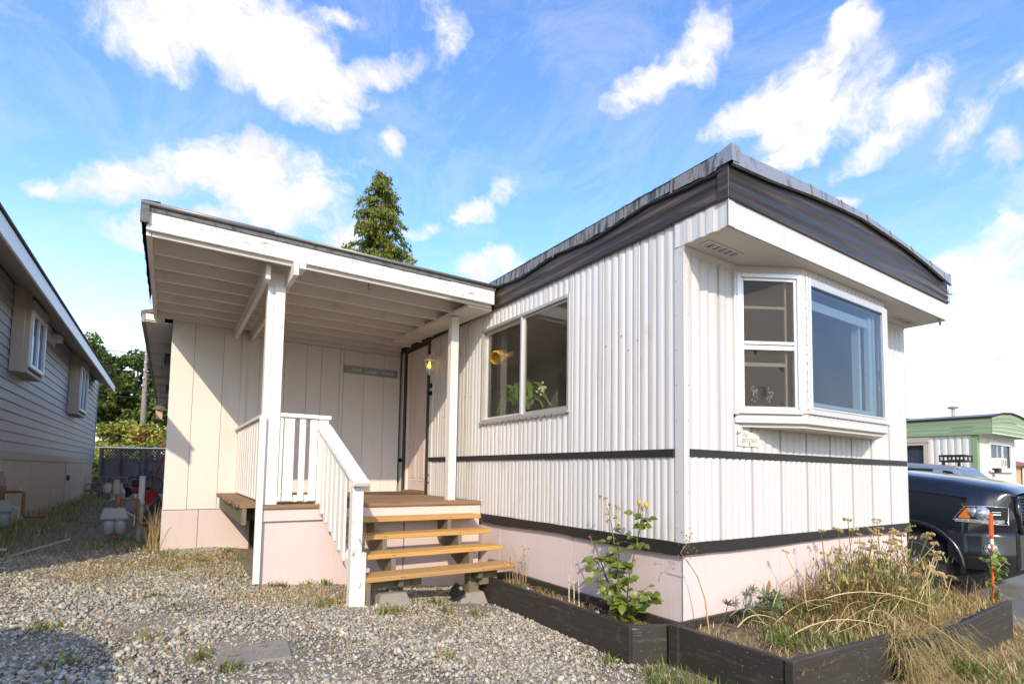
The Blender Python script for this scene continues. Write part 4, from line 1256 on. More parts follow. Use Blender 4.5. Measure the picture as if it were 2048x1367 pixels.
def build_rose():
    R = thing('rose_bush', 'leafy rose bush with yellow buds at the near end of the narrow planter', 'rose bush', (-.21, .36, .18))
    base = Vector((-.21, .36, .17))
    lm = [leaf_mesh('leaf', .062, .046, .2, .3, M['rose_leaf']), leaf_mesh('leaf', .055, .036, .35, .15, M['rose_leaf']), leaf_mesh('leaf', .072, .054, .12, .4, M['rose_leaf'])]
    canes = [
        [(-.21, .40, .17), (-.20, .42, .45), (-.21, .46, .72), (-.20, .51, .90), (-.21, .545, 1.02)],
        [(-.20, .36, .17), (-.19, .34, .5), (-.19, .27, .75), (-.20, .21, .92), (-.20, .19, 1.0)],
        [(-.22, .38, .17), (-.24, .46, .38), (-.25, .55, .55), (-.26, .63, .62)],
        [(-.22, .34, .17), (-.22, .28, .35), (-.2, .20, .45), (-.2, .14, .42)],
        [(-.23, .37, .17), (-.26, .38, .4), (-.24, .40, .6), (-.24, .38, .75)],
        [(-.21, .44, .30), (-.22, .60, .60), (-.22, .70, .75)],
    ]
    for c in canes:
        MB().tube(c, [.007 * (1 - .6 * i / (len(c) - 1)) for i in range(len(c))], 6).build('stem', M['stem_green'], R, smooth=True)

    def spray(p, d, n, size):
        d = Vector(d).normalized()
        q = p + d * .09 * size
        MB().tube([p, (p + q) / 2 + Vector((0, 0, .006)), q], .0022, 4).build('leaf_stalk', M['stem_green'], R)
        sd = d.cross(Vector((0, 0, 1))).normalized()
        for k in range(n):
            t = .3 + .7 * (k // 2) / max(1, (n - 1) / 2)
            s = 0 if k == n - 1 else (1 if k % 2 else -1)
            pos = p + (q - p) * min(t, 1)
            dr = (d * (.35 if s else 1) + sd * s + rv(.18) - Vector((0, 0, .15)))
            place(random.choice(lm), 'leaf', R, pos, dr, Vector((-.35, -.45, .8)) + rv(.3), size * random.uniform(.85, 1.3))
    for ci, c in enumerate(canes):
        n = {0: 12, 1: 14, 2: 8, 3: 8, 4: 13, 5: 3}[ci]
        for k in range(n):
            t = (k + random.random()) / n * (len(c) - 1)
            if ci == 0 and t > 3.0: continue
            i = min(int(t), len(c) - 2)
            p = Vector(c[i]).lerp(Vector(c[i + 1]), t - i)
            an = random.uniform(0, 2 * math.pi)
            sz = 1.0 if p.z < .7 else .78
            spray(p, (math.cos(an) * .6 - .25, math.sin(an), random.uniform(-.1, .5)), random.choice((3, 5, 5)), sz)
    # buds, spent blooms
    for (x, y, z) in ((-.20, .225, 1.075), (-.205, .155, 1.06)):
        MB().lathe([(.004, 0), (.013, .012), (.016, .026), (.010, .042), (.002, .05)], (x, y, z - .02), 8).build('rosebud', M['rosebud'], R, smooth=True)
        MB().tube([(x, y + .01, z - .10), (x, y, z - .02)], .003, 5).build('stem', M['stem_green'], R)
    bl = [(-.21, .565, 1.085), (-.21, .62, 1.10), (-.21, .505, 1.05), (-.2, .46, 1.035), (-.2, .44, 1.02), (-.2, .47, .96), (-.21, .55, .98), (-.22, .53, .93), (-.2, .19, 1.04), (-.22, .72, .78), (-.18, .28, .66)]
    for (x, y, z) in bl:
        b = MB()
        for _ in range(7):
            a = rv(1).normalized()
            b.add([Vector((x, y, z)), Vector((x, y, z)) + a * .022, Vector((x, y, z)) + (a + rv(.4)).normalized() * .02 - Vector((0, 0, .008))], [(0, 1, 2)])
        b.build('dried_bloom', M['dead_petal'], R)
        MB().tube([(x + .005, y - .01 * (1 if y > .3 else -1), z - .09), (x, y, z)], .002, 4).build('stem', M['stem_dry'], R)


build_rose()


def build_planter_things():
    for (x, y, lab) in ((-.30, .555, 'clear glass globe lamp beside the rose bush'), (-.30, 1.47, 'clear glass globe lamp near the stair end of the planter')):
        t = thing('garden_globe', lab, 'garden lamp', (x, y, .18), 'glass globes in the narrow planter')
        MB().sphere((x, y, .236), .048, 16, 10).build('globe', M['glass_clear'], t, smooth=True)
        MB().sphere((x, y, .236), .022, 8, 6).build('core', M['galv'], t)
        MB().tube([(x, y, .16), (x, y, .20)], .015, 8).build('stake', M['galv'], t)
    t = thing('trellis', 'small bamboo trellis of three sticks in the narrow planter', 'trellis', (-.22, .92, .18))
    for k, (y, h) in enumerate(((.99, .435), (.925, .405), (.865, .415))):
        MB().tube([(-.22, y - .01, .16), (-.22, y, h)], .0055, 6).build('stick', M['bamboo'], t)
    MB().tube([(-.226, 1.0, .385), (-.226, .85, .37)], .003, 4).tube([(-.226, .99, .22), (-.226, .86, .215)], .003, 4).build('tie', M['stem_dry'], t)
    # flowering weed by the stairs
    wd = thing('flowering_weed', 'dry wiry weed with tiny yellow flowers at the stair end of the planter', 'weed', (-.2, 1.76, .18))
    b, fl = MB(), []
    for k in range(26):
        x, y = -.21 + random.gauss(0, .05), 1.78 + random.gauss(0, .07)
        h = random.uniform(.18, .44)
        top = Vector((x + random.gauss(0, .035), y + random.gauss(0, .05), .18 + h))
        b.tube([(x, y, .17), ((x + top.x) / 2 + random.gauss(0, .01), (y + top.y) / 2, .18 + h * .55), top], [.002, .0016, .001], 4)
        if random.random() < .55: fl.append(top)
    b.build('stems', M['stem_dry'], wd)
    for q in fl:
        MB().lathe([(.003, -.004), (.010, .003), (.002, .007)], q, 6, rv(1)).build('flower_head', M['rosebud'] if random.random() < .6 else M['dead_petal'], wd)
    me = leaf_mesh('leaf', .07, .02, .3, .5, M['vine_leaf'])
    for k in range(26):
        an = random.uniform(0, 6.28)
        place(me, 'leaf', wd, (-.2 + random.gauss(0, .05), 1.72 + random.gauss(0, .08), .19 + random.random() * .03), (math.cos(an), math.sin(an), random.uniform(.1, .8)), (0, 0, 1), random.uniform(.7, 1.2))
    # tall dry stem at the corner of the wide planter
    D = thing('dry_stalk', 'tall thin brown dead stalk at the corner of the wide planter', 'dead plant', (.02, -.17, .2))
    MB().tube([(.02, -.20, .18), (.01, -.17, .45), (-.03, -.14, .60), (-.10, -.12, .70), (-.13, -.10, .74)], [.006, .005, .004, .003, .002], 5).build('stem', M['stem_dry'], D)
    MB().tube([(-.08, -.12, .675), (-.14, -.09, .76), (-.05, -.10, .85), (-.02, -.12, .86)], [.003, .002, .002, .001], 4).build('stem', M['stem_dry'], D)
    for k in range(12):
        p = Vector((-.09, -.12, .70)) + Vector((random.gauss(0, .05), random.gauss(0, .02), random.uniform(0, .16)))
        q = p + Vector((random.gauss(0, .03), random.gauss(0, .02), random.uniform(.01, .05)))
        MB().tube([p, q], .0012, 4).sphere(q, .006, 5, 3).build('seed_sprig', M['dead_petal'], D)
    # lupine
    Lu = thing('lupine', 'low lupine with blue green finger leaves in the wide planter', 'lupine', (.50, -.22, .2))
    b = MB()
    one = leaf_mesh('leaflet', .075, .017, .35, .10)
    vs = np.array([v.co[:] for v in one.vertices]); fs = [tuple(p.vertices) for p in one.polygons]
    for k in range(8):
        an = (k / 8 - .5) * 5.0
        rot_ = Matrix.Rotation(an, 3, 'Z') @ Matrix.Rotation(.45, 3, 'X')
        sc = 1 - .25 * abs(k - 3.5) / 3.5
        b.add([rot_ @ (Vector(v) * sc) for v in vs], fs)
    pm = bpy.data.meshes.new('palm_leaf'); pm.from_pydata(b.v, [], b.f); pm.materials.append(M['lupine_leaf']); pm.update()
    for k in range(30):
        x, y = .52 + random.gauss(0, .17), -.24 + random.gauss(0, .08)
        h = random.uniform(.05, .22)
        q = Vector((x + random.gauss(0, .05), y - .04 + random.gauss(0, .04), .22 + h))
        MB().tube([(x, y, .19), q], .0025, 4).build('leaf_stalk', M['lupine_leaf'], Lu)
        place(pm, 'leaf', Lu, q, (random.gauss(-.2, .6), random.gauss(-.6, .5), random.gauss(.5, .4)), (random.gauss(0, .3), -.5, .9), random.uniform(.75, 1.25))
    MB().tube([(.60, -.2, .2), (.63, -.2, .35), (.68, -.22, .48), (.685, -.22, .52)], [.008, .012, .014, .004], 6).build('seed_stalk', M['dead_petal'], Lu)
    # marker stake with a vine
    x, y = 2.88, -.90
    z0 = .05
    S = thing('driveway_marker', 'orange plastic reflector stake at the far corner of the wide planter', 'marker stake', (x, y, z0))
    MB().tube([(x - .01, y, z0), (x + .015, y, .80)], .0085, 8).build('pole', M['orange'], S)
    MB().tube([(x + .014, y, .73), (x + .0155, y, .775)], .0125, 8).build('tape', M['white_tape'], S)
    b = MB().frame('y', y - .010, x - .010, x + .042, .80, .985, .015, .020)
    b.lathe([(.02, 0), (.012, -.02)], (x + .016, y, .80), 8)
    b.build('reflector_frame', M['orange'], S, bevel=.004)
    BOX('reflector', M['red'], S, x + .004, x + .028, y - .004, y + .006, .815, .97)
    V = thing('climbing_vine', 'bright green vine climbing the orange stake', 'vine', (x, y, z0))
    pts = []
    for k in range(30):
        t = k / 29
        pts.append((x + .035 * math.sin(k * .9) + .02, y + .035 * math.cos(k * .9), .12 + .62 * t))
    MB().tube(pts, .0035, 5).build('stem', M['stem_green'], V)
    side = []
    for (dx, dz, z) in ((.26, .14, .42), (.32, .05, .55), (.20, .2, .36), (.30, -.06, .62), (-.16, .02, .6)):
        p = Vector((x, y, z)); q = p + Vector((dx, random.uniform(-.06, .06), dz))
        MB().tube([p, (p + q) / 2 + Vector((0, 0, .03)), q], [.004, .003, .0015], 5).build('stem', M['stem_dry'], V)
        side += [p.lerp(q, t) for t in (.4, .55, .7, .85, 1.)]
    me = leaf_mesh('leaf', .07, .058, .15, .35, M['vine_leaf'])
    for q in [Vector(p) for p in pts[::1]] * 2 + side:
        place(me, 'leaf', V, q, (random.gauss(.1, .7), random.gauss(-.5, .5), random.gauss(-.2, .5)), (random.gauss(0, .4), -.6, .7), random.uniform(.6, 1.15))


build_planter_things()

# ------------------------------------------------------------------ loose growth: blades, stalks, gravel


def blades(name, px, py, pz, length, width, lean, cols, material, label, flop=.0, parent=None):
    """tapered bent blades, one strip of five vertices each"""
    n = len(px)
    an = RNG.uniform(0, 2 * np.pi, n)
    le = np.asarray(length) * np.ones(n)
    ln = np.asarray(lean) * np.ones(n) * RNG.uniform(.3, 1.2, n)
    d = np.stack([np.cos(an), np.sin(an)], 1)
    s = np.stack([-np.sin(an), np.cos(an)], 1)
    wd = np.asarray(width) * RNG.uniform(.6, 1.2, n)
    P = np.stack([px, py, pz], 1)
    V = np.zeros((n, 5, 3))
    for k, (t, w) in enumerate(((0, 1.), (.55, .75), (1., 0.))):
        hor = ln * le * t ** 1.6
        ver = le * (t - flop * t * t) * np.sqrt(np.clip(1 - (ln * .8) ** 2, .05, 1))
        c = P.copy()
        c[:, :2] += d * hor[:, None]
        c[:, 2] += ver
        if k < 2:
            for j, sg in enumerate((-1, 1)):
                V[:, 2 * k + j] = c
                V[:, 2 * k + j, :2] += sg * s * (wd * w / 2)[:, None]
        else:
            V[:, 4] = c
    T = np.array([[0, 1, 3], [0, 3, 2], [2, 3, 4]])
    tris = (np.arange(n)[:, None, None] * 5 + T[None]).reshape(-1, 3)
    cc = np.repeat(cols, 5, 0)
    o = np_mesh(name, V.reshape(-1, 3), tris, material, parent, cc, origin=(float(np.mean(px)), float(np.mean(py)), float(np.min(pz))))
    if label: tag(o, label)
    o['kind'] = 'stuff'
    return o


def pal(n, *cols, jit=.2):
    c = np.array(cols)[RNG.integers(0, len(cols), n)]
    return np.clip(c * RNG.uniform(1 - jit, 1 + jit, (n, 1)), .005, 1)


STRAW = ((.58, .43, .19), (.50, .35, .14), (.66, .52, .27), (.42, .26, .10), (.36, .28, .10))
GREEN = ((.12, .17, .03), (.17, .22, .04), (.24, .27, .06), (.09, .13, .025))


def clump_pts(n, x0, x1, y0, y1, k, sd):
    cx, cy = RNG.uniform(x0, x1, k), RNG.uniform(y0, y1, k)
    i = RNG.integers(0, k, n)
    x = cx[i] + RNG.normal(0, sd, n); y = cy[i] + RNG.normal(0, sd, n)
    ok = (x > x0) & (x < x1) & (y > y0) & (y < y1)
    return x[ok], y[ok]


def build_growth():
    # dry weeds inside the wide planter
    x = RNG.uniform(-.08, 2.92, 9000); y = RNG.uniform(-.95, -.03, 9000); y = np.where(x < .95, np.maximum(y, -.86), y)
    keep = RNG.random(9000) < np.clip(.22 + .75 * np.clip((x - .35) / .8, 0, 1), 0, 1)
    x, y = x[keep], y[keep]
    z = .19 + .06 * np.exp(-((x - 1.7) / .9) ** 2)
    n = len(x)
    big = np.clip((x - .6) / .8, 0, 1)
    blades('dry_weeds', x, y, z, RNG.uniform(.05, .16, n) * (.7 + .6 * big), .006, .85, pal(n, *STRAW), M['blade'], 'mat of dry straw coloured weeds filling the wide planter', .35)
    x, y = clump_pts(1500, .2, 2.9, -.88, -.05, 22, .09)
    n = len(x)
    blades('green_weeds', x, y, .2 + .06 * np.exp(-((x - 1.7) / .9) ** 2), RNG.uniform(.06, .16, n), .011, .7, pal(n, *GREEN), M['blade'], 'green weeds mixed into the wide planter', .2)
    # weeds hanging over the front board and spreading to the lawn
    x = RNG.uniform(.85, 1.95, 2100); y = -.90 - np.abs(RNG.normal(0, .09, 2100))
    n = len(x)
    blades('overhanging_weeds', x, y, .25 - np.abs(y + .9) * 1.6 + RNG.uniform(-.05, .03, n), RNG.uniform(.10, .30, n), .005, .95, pal(n, (.48, .36, .15), (.40, .30, .12), (.30, .29, .10), (.56, .43, .2)), M['blade'], 'dry grass hanging over the front board of the wide planter', 1.35)
    # dry lawn in front of the planter
    N = 42000
    x = RNG.uniform(-.6, 5.6, N); y = RNG.uniform(-2.3, -.7, N)
    ok = (y < -.98) | (x < -.2) | ((x > 3.02) & (y < -.55))
    ok &= ~((x > 3.5) & (y > -.9) & (RNG.random(N) < .85))
    ok &= ~((x < -.2) & (RNG.random(N) < .55 + .8 * np.clip(-(x + .2) / .4, 0, 1)))
    ok &= RNG.random(N) < np.clip(1.1 - .10 * np.abs(x - 1), 0, 1)
    x, y = x[ok], y[ok]
    n = len(x)
    blades('dry_grass', x, y, gnd(x, y), RNG.uniform(.03, .13, n), .005, .95, pal(n, *STRAW), M['blade'], 'short dry straw coloured grass in front of the wide planter', .4)
    x, y = clump_pts(3800, .3, 5.6, -2.4, -1.0, 36, .08)
    n = len(x)
    blades('grass_tufts', x, y, gnd(x, y), RNG.uniform(.05, .15, n), .010, .75, pal(n, *GREEN), M['blade'], 'green tufts in the dry grass in front of the wide planter', .2)
    x, y = clump_pts(2600, -.55, .1, -1.1, -.02, 16, .07)
    ok = (x < -.17) | (y < -.9)
    x, y = x[ok], y[ok]; n = len(x)
    blades('corner_grass', x, y, gnd(x, y), RNG.uniform(.04, .13, n), .006, .6, pal(n, *GREEN, (.4, .33, .14)), M['blade'], 'fresh grass growing at the corner between the two planters', .2)
    # narrow planter: dead leaves and straw
    x = RNG.uniform(-.34, -.07, 900); y = RNG.uniform(.15, 2.1, 900); n = 900
    blades('planter_litter', x, y, np.full(n, .185), RNG.uniform(.03, .08, n), .008, .95, pal(n, (.42, .28, .10), (.30, .17, .06), (.5, .4, .2)), M['blade'], 'dead leaves and straw on the soil of the narrow planter', .4)
    # left yard: shaded green weeds and dry grass along the gravel edge
    N = 15000
    x = RNG.uniform(-4.95, -2.9, N); y = RNG.uniform(4.2, 19, N)
    ok = (x < -3.15) | (y < 5.3)
    ok &= ~((x > -3.9) & (x < -3.3) & (y > 6.6) & (RNG.random(N) < .75))
    edge = 4.9 + .5 * np.sin(x * 3) + .0
    ok &= (y > edge) & (RNG.random(N) < 1.15 - .045 * (y - 4))
    ok &= ~((np.abs(x + 4.0 + .15 * np.sin(y * 1.3)) < .34) & (RNG.random(N) < .5))
    x, y = x[ok], y[ok]; n = len(x)
    side = np.clip((-4.2 - x) / .5, 0, 1)
    blades('yard_grass', x, y, gnd(x, y), RNG.uniform(.04, .12, n) * (1 + 1.2 * side), .009, .7, pal(n, (.20, .25, .05), (.28, .30, .08), (.45, .34, .15), (.52, .40, .19), (.15, .19, .04)), M['blade'], 'weedy grass in the yard between the two homes', .2)
    x = RNG.uniform(-4.4, -2.2, 2600); y = 4.55 + .45 * np.sin(x * 2.4) + RNG.normal(0, .28, 2600)
    ok = ~((x > -3.1) & (y > 5.35)); x, y = x[ok], y[ok]; n = len(x)
    blades('edge_straw', x, y, gnd(x, y), RNG.uniform(.03, .09, n), .005, .95, pal(n, *STRAW), M['blade'], 'flattened straw along the back edge of the gravel', .5)
    # a patch in front of the shed, weeds by the box and in the gravel
    x = -2.75 + RNG.normal(0, .30, 1700); y = 4.40 + RNG.normal(0, .28, 1700)
    for (px_, py_, s_, m_) in ((-1.95, 2.25, .24, 900), (-3.5, 3.6, .35, 800), (-2.2, 3.9, .25, 500), (-3.2, 1.2, .25, 350), (-1.3, 1.3, .3, 350), (-2.4, 2.5, .22, 500), (-2.6, 3.4, .3, 500)):
        x = np.concatenate([x, px_ + RNG.normal(0, s_, m_)]); y = np.concatenate([y, py_ + RNG.normal(0, s_, m_)])
    ok = ~((x > -2.34) & (y > 2.8)); x, y = x[ok], y[ok]; n = len(x)
    blades('straw_patch', x, y, gnd(x, y), RNG.uniform(.03, .09, n), .0065, .95, pal(n, *STRAW, *STRAW, (.2, .22, .06)), M['blade'], 'thin patches of straw and dry grass in the gravel', .4)
    spots = [(-3.62, 1.75), (-3.45, 1.05), (-3.1, 2.6), (-2.95, 2.15), (-3.1, 1.35), (-2.85, .85), (-2.75, .62), (-1.95, 1.98), (-1.85, 2.0), (-1.55, 1.65), (-1.42, 1.72), (-1.9, 2.75), (-1.75, 2.77), (-2.2, 2.78), (-.95, 1.98), (-1.6, .45), (-2.15, 2.72), (-.78, 1.55), (-2.0, 1.9), (-2.95, 3.9), (-2.7, 4.3), (-2.4, 4.9), (-.5, .2), (-.42, -.05), (-1.0, 1.7)]
    for k, (sx, sy) in enumerate(spots):
        n = int(RNG.integers(14, 46))
        x = sx + RNG.normal(0, .035, n); y = sy + RNG.normal(0, .035, n)
        if k == 0:
            X, Y = x, y
        else:
            X, Y = np.concatenate([X, x]), np.concatenate([Y, y])
    n = len(X)
    blades('gravel_weeds', X, Y, gnd(X, Y) + .01, RNG.uniform(.03, .10, n), .010, .75, pal(n, (.17, .22, .04), (.27, .29, .07), (.11, .15, .03), (.3, .2, .07)), M['blade'], 'small green weeds sprouting in the gravel', .25)
    # tall straw against the shed corner
    n = 120
    x = -3.15 + RNG.normal(0, .045, n); y = 5.75 + RNG.normal(0, .22, n)
    blades('tall_straw', x, y, gnd(x, y), RNG.uniform(.3, .8, n), .007, .55, pal(n, (.5, .38, .18), (.58, .46, .24), (.4, .28, .12)), M['blade'], 'tall dry grass leaning on the shed corner', .15)

    # heap of dead lupine stalks: individual straw stalks
    H = thing('dead_stalks', 'heap of long pale dead stalks lying across the wide planter', 'dead plant', (1.2, -.5, .2))
    for k in range(30):
        a = Vector((RNG.uniform(.1, 1.9), RNG.uniform(-.85, -.15), .24 + RNG.uniform(0, .08)))
        an = RNG.uniform(-.6, .9) + (math.pi if RNG.random() < .4 else 0)
        ln = RNG.uniform(.3, .8)
        b_ = a + Vector((math.cos(an) * ln, math.sin(an) * ln * .55, RNG.uniform(-.02, .20)))
        b_.y = max(min(b_.y, -.06), -.95); b_.x = min(max(b_.x, .02), 2.7)
        m_ = (a + b_) / 2 + Vector((0, 0, RNG.uniform(.02, .12)))
        r0 = RNG.uniform(.0018, .0042)
        bend = Vector((RNG.uniform(-.05, .05), RNG.uniform(-.10, .10), RNG.uniform(-.02, .09)))
        pts = [a.lerp(b_, t) + bend * (4 * t * (1 - t)) ** 1.2 for t in np.linspace(0, 1, 9)]
        MB().tube(pts, [r0 * (1 - .6 * i / 8) for i in range(9)], 5).build('stalk', M['straw'] if RNG.random() < .7 else M['stem_dry'], H, smooth=True)
    # long stalks that reach over the front board
    for (p, q, r_) in (((.1, -.35, .30), (.55, -.42, .26), .009), ((.35, -.55, .25), (.98, -.86, .30), .009), ((1.45, -.8, .32), (1.35, -1.35, .0), .006), ((1.2, -.7, .36), (1.05, -1.25, .03), .005), ((.9, -.5, .42), (1.6, -.9, .36), .008), ((.55, -.3, .28), (.62, -.5, .62), .009), ((.95, -.35, .3), (1.12, -.28, .62), .009)):
        p, q = Vector(p), Vector(q)
        MB().tube([p.lerp(q, t) + Vector((0, .03, .07)) * 4 * t * (1 - t) for t in np.linspace(0, 1, 9)], [r_ * .55 * (1 - .5 * i / 8) for i in range(9)], 6).build('stalk', M['straw'], H, smooth=True)

    # tall clump with flat dried flower heads
    Yr = thing('yarrow_clump', 'tall clump of dried flat flower heads at the far end of the wide planter', 'dried flowers', (1.95, -.45, .2))
    heads = []
    for k in range(74):
        c0 = Vector((RNG.normal(1.95, .30), RNG.normal(-.42, .16), .22))
        c0.x = min(max(c0.x, 1.25), 2.85); c0.y = min(max(c0.y, -.85), -.08)
        h = RNG.uniform(.25, .68) * (1.0 - .12 * abs(c0.x - 1.9))
        lean = (c0.x - 1.75) * .75
        top = c0 + Vector((lean * h * 1.3 + RNG.normal(0, .06), RNG.normal(-.05, .07), h * (1 - .25 * abs(lean))))
        top.y = min(top.y, -.05)
        midp = c0.lerp(top, .5) + Vector((RNG.normal(0, .02), RNG.normal(0, .02), .02))
        MB().tube([c0, midp, top], [.004, .003, .002], 5).build('stem', M['straw'] if RNG.random() < .5 else M['stem_green'], Yr)
        heads.append(top)
    for (hx, hy, hz) in ((1.44, -.42, .95), (1.27, -.30, .86), (1.86, -.45, .93)):
        MB().tube([(hx + .1, hy, .25), (hx + .05, hy, .6), (hx, hy, hz)], [.005, .004, .0025], 5).build('stem', M['stem_green'], Yr)
        heads.append(Vector((hx, hy, hz)))
    hm = []
    for v in range(4):
        b = MB()
        for i in range(20):
            r = .028 * math.sqrt(RNG.random()); an = RNG.uniform(0, 6.28)
            c = Vector((r * math.cos(an), r * math.sin(an), .006 - 5 * r * r + RNG.normal(0, .002)))
            s = .0065
            b.add([c + Vector((s, 0, 0)), c + Vector((-s * .5, s * .87, 0)), c + Vector((-s * .5, -s * .87, 0)), c + Vector((0, 0, s)), c + Vector((0, 0, -s * 1.6))],
                  [(0, 1, 3), (1, 2, 3), (2, 0, 3), (1, 0, 4), (2, 1, 4), (0, 2, 4)])
        me = bpy.data.meshes.new('flower_head'); me.from_pydata(b.v, [], b.f); me.materials.append(M['seedhead']); me.update()
        hm.append(me)
    for q in heads:
        place(random.choice(hm), 'flower_head', Yr, q, (random.gauss(0, 1), random.gauss(0, 1), random.gauss(0, .25)), (random.gauss(.15, .25), random.gauss(-.2, .2), 1), random.uniform(1.0, 1.7))
    # narrow leaves of the clump
    n = 1700
    x = RNG.normal(1.85, .30, n); y = np.clip(RNG.normal(-.42, .15, n), -.85, -.05); z = .22 + RNG.beta(1.2, 1.6, n) * .42
    blades('foliage', x, y, z, RNG.uniform(.05, .12, n), .012, .8, pal(n, (.19, .24, .05), (.26, .28, .08), (.13, .17, .04), (.42, .32, .12), (.52, .40, .17), (.30, .17, .07)), M['blade'], None, .1, parent=None)
    # brown inner twigs
    n = 1200
    x = RNG.normal(1.45, .35, n); y = np.clip(RNG.normal(-.35, .15, n), -.85, -.05); z = .24 + RNG.random(n) * .16
    blades('twigs', x, y, z, RNG.uniform(.08, .22, n), .005, .9, pal(n, (.16, .09, .05), (.25, .15, .08), (.35, .24, .11)), M['blade'], None, .2)
    for nm, lab in (('foliage', 'narrow green leaves of the dried flower clump'), ('twigs', 'tangle of brown twigs beside the dried flower clump')):
        bpy.data.objects[nm]['label'] = lab
    # dry stalks by the marker
    n = 90
    x = RNG.uniform(2.55, 2.95, n); y = RNG.uniform(-.95, -.6, n)
    blades('dry_stems', x, y, np.full(n, .2), RNG.uniform(.12, .34, n), .005, .7, pal(n, (.36, .22, .12), (.45, .32, .18)), M['blade'], 'thin brown stems at the far end of the wide planter', .1)


build_growth()


def build_gravel():
    n = 112000
    x = RNG.uniform(-4.7, -.2, n); y = .2 - 1.6 + RNG.uniform(0, 7.0, n)
    d = np.hypot(x + 3.05, y + 2.47)
    ok = (d > 1.9)
    ok &= ~((x > -.40) & (y > .12) & (y < 2.25))
    ok &= ~((x > -2.34) & (y > 2.88))
    ok &= ~((y > 5.40) & (x > -3.12))
    edge = 4.75 + .45 * np.sin(x * 2.4)
    ok &= RNG.random(n) < np.where(y > edge, np.where(x > -3.0, .8, .12), 1.)
    ok &= ~((np.abs(x + 2.60) < .19) & (np.abs(y - .86) < .14) & (RNG.random(n) < .93))
    ok &= ~((x > -.36) & (y < .1) & (RNG.random(n) < .6))
    patch = np.hypot((x + 2.75) / .5, (y - 4.45) / .4)
    ok &= ~((patch < 1) & (RNG.random(n) < .6))
    bare = np.sin(x * 2.3 + 1.1 * np.sin(y * 1.9)) * np.sin(y * 2.7 + .8 * np.sin(x * 3.1)) + RNG.normal(0, .25, n)
    ok &= ~((bare > .45) & (RNG.random(n) < .42))
    fine = (bare > .25) | (np.hypot((x + 1.9) / .9, (y - 2.1) / .55) < 1)
    x, y, fine = x[ok], y[ok], fine[ok]
    n = len(x)
    r = np.clip(RNG.lognormal(math.log(.0085), .40, n), .0045, .023)
    r = np.where(fine, r * .72, r)
    t = (1 + 5 ** .5) / 2
    ico = np.array([(-1, t, 0), (1, t, 0), (-1, -t, 0), (1, -t, 0), (0, -1, t), (0, 1, t), (0, -1, -t), (0, 1, -t), (t, 0, -1), (t, 0, 1), (-t, 0, -1), (-t, 0, 1)]) / math.hypot(1, t)
    F = np.array([(0, 11, 5), (0, 5, 1), (0, 1, 7), (0, 7, 10), (0, 10, 11), (1, 5, 9), (5, 11, 4), (11, 10, 2), (10, 7, 6), (7, 1, 8), (3, 9, 4), (3, 4, 2), (3, 2, 6), (3, 6, 8), (3, 8, 9), (4, 9, 5), (2, 4, 11), (6, 2, 10), (8, 6, 7), (9, 8, 1)])
    V = ico[None] * RNG.uniform(.55, 1.35, (n, 12, 1))
    V = V * np.stack([RNG.uniform(.8, 1.35, n), RNG.uniform(.7, 1.1, n), RNG.uniform(.5, .85, n)], 1)[:, None]
    q = RNG.normal(0, 1, (n, 4)); q[:, 1:3] *= .45
    q /= np.linalg.norm(q, axis=1, keepdims=True)
    w, a, b, c = q.T
    Rm = np.stack([np.stack([1 - 2 * (b * b + c * c), 2 * (a * b - c * w), 2 * (a * c + b * w)], 1),
                   np.stack([2 * (a * b + c * w), 1 - 2 * (a * a + c * c), 2 * (b * c - a * w)], 1),
                   np.stack([2 * (a * c - b * w), 2 * (b * c + a * w), 1 - 2 * (a * a + b * b)], 1)], 1)
    V = np.einsum('nij,nvj->nvi', Rm, V) * r[:, None, None]
    V += np.stack([x, y, gnd(x, y) + r * .32 + RNG.uniform(0, .006, n)], 1)[:, None]
    tone = np.clip(RNG.normal(.375, .10, n), .09, .64)
    tint = np.array([(1.04, .93, .68), (.99, .92, .75), (1.08, .91, .61), (1.03, .94, .71), (.96, .92, .79)])[RNG.integers(0, 5, n)]
    col = tone[:, None] * tint
    rust = RNG.random(n) < .025
    col[rust] = np.array([.33, .21, .13]) * RNG.uniform(.7, 1.2, (rust.sum(), 1))
    o = np_mesh('gravel', V.reshape(-1, 3), (np.arange(n)[:, None, None] * 12 + F[None]).reshape(-1, 3), M['stone'], None, np.repeat(col, 12, 0), origin=(-2.3, 2., .1))
    tag(o, 'grey crushed stone gravel covering the yard', kind='stuff')
    # litter: bark chips, dead leaves
    n = 900
    x = RNG.uniform(-4.2, -.5, n); y = RNG.uniform(-.2, 4.6, n)
    ok = ~((x > -2.34) & (y > 2.8)); x, y = x[ok], y[ok]; n = len(x)
    blades('leaf_litter', x, y, gnd(x, y) + .016, RNG.uniform(.03, .075, n), .012, 1.25, pal(n, (.36, .2, .09), (.45, .28, .13), (.25, .14, .07), (.55, .48, .38)), M['blade'], 'scattered dead leaves and bark chips on the gravel', .9)


build_gravel()

# ------------------------------------------------------------------ left side: neighbouring home, meters, yard clutter
neigh = thing('neighbour_home', 'grey vinyl sided home with tan skirting on the left edge', 'house', (-7.5, 10, .4))


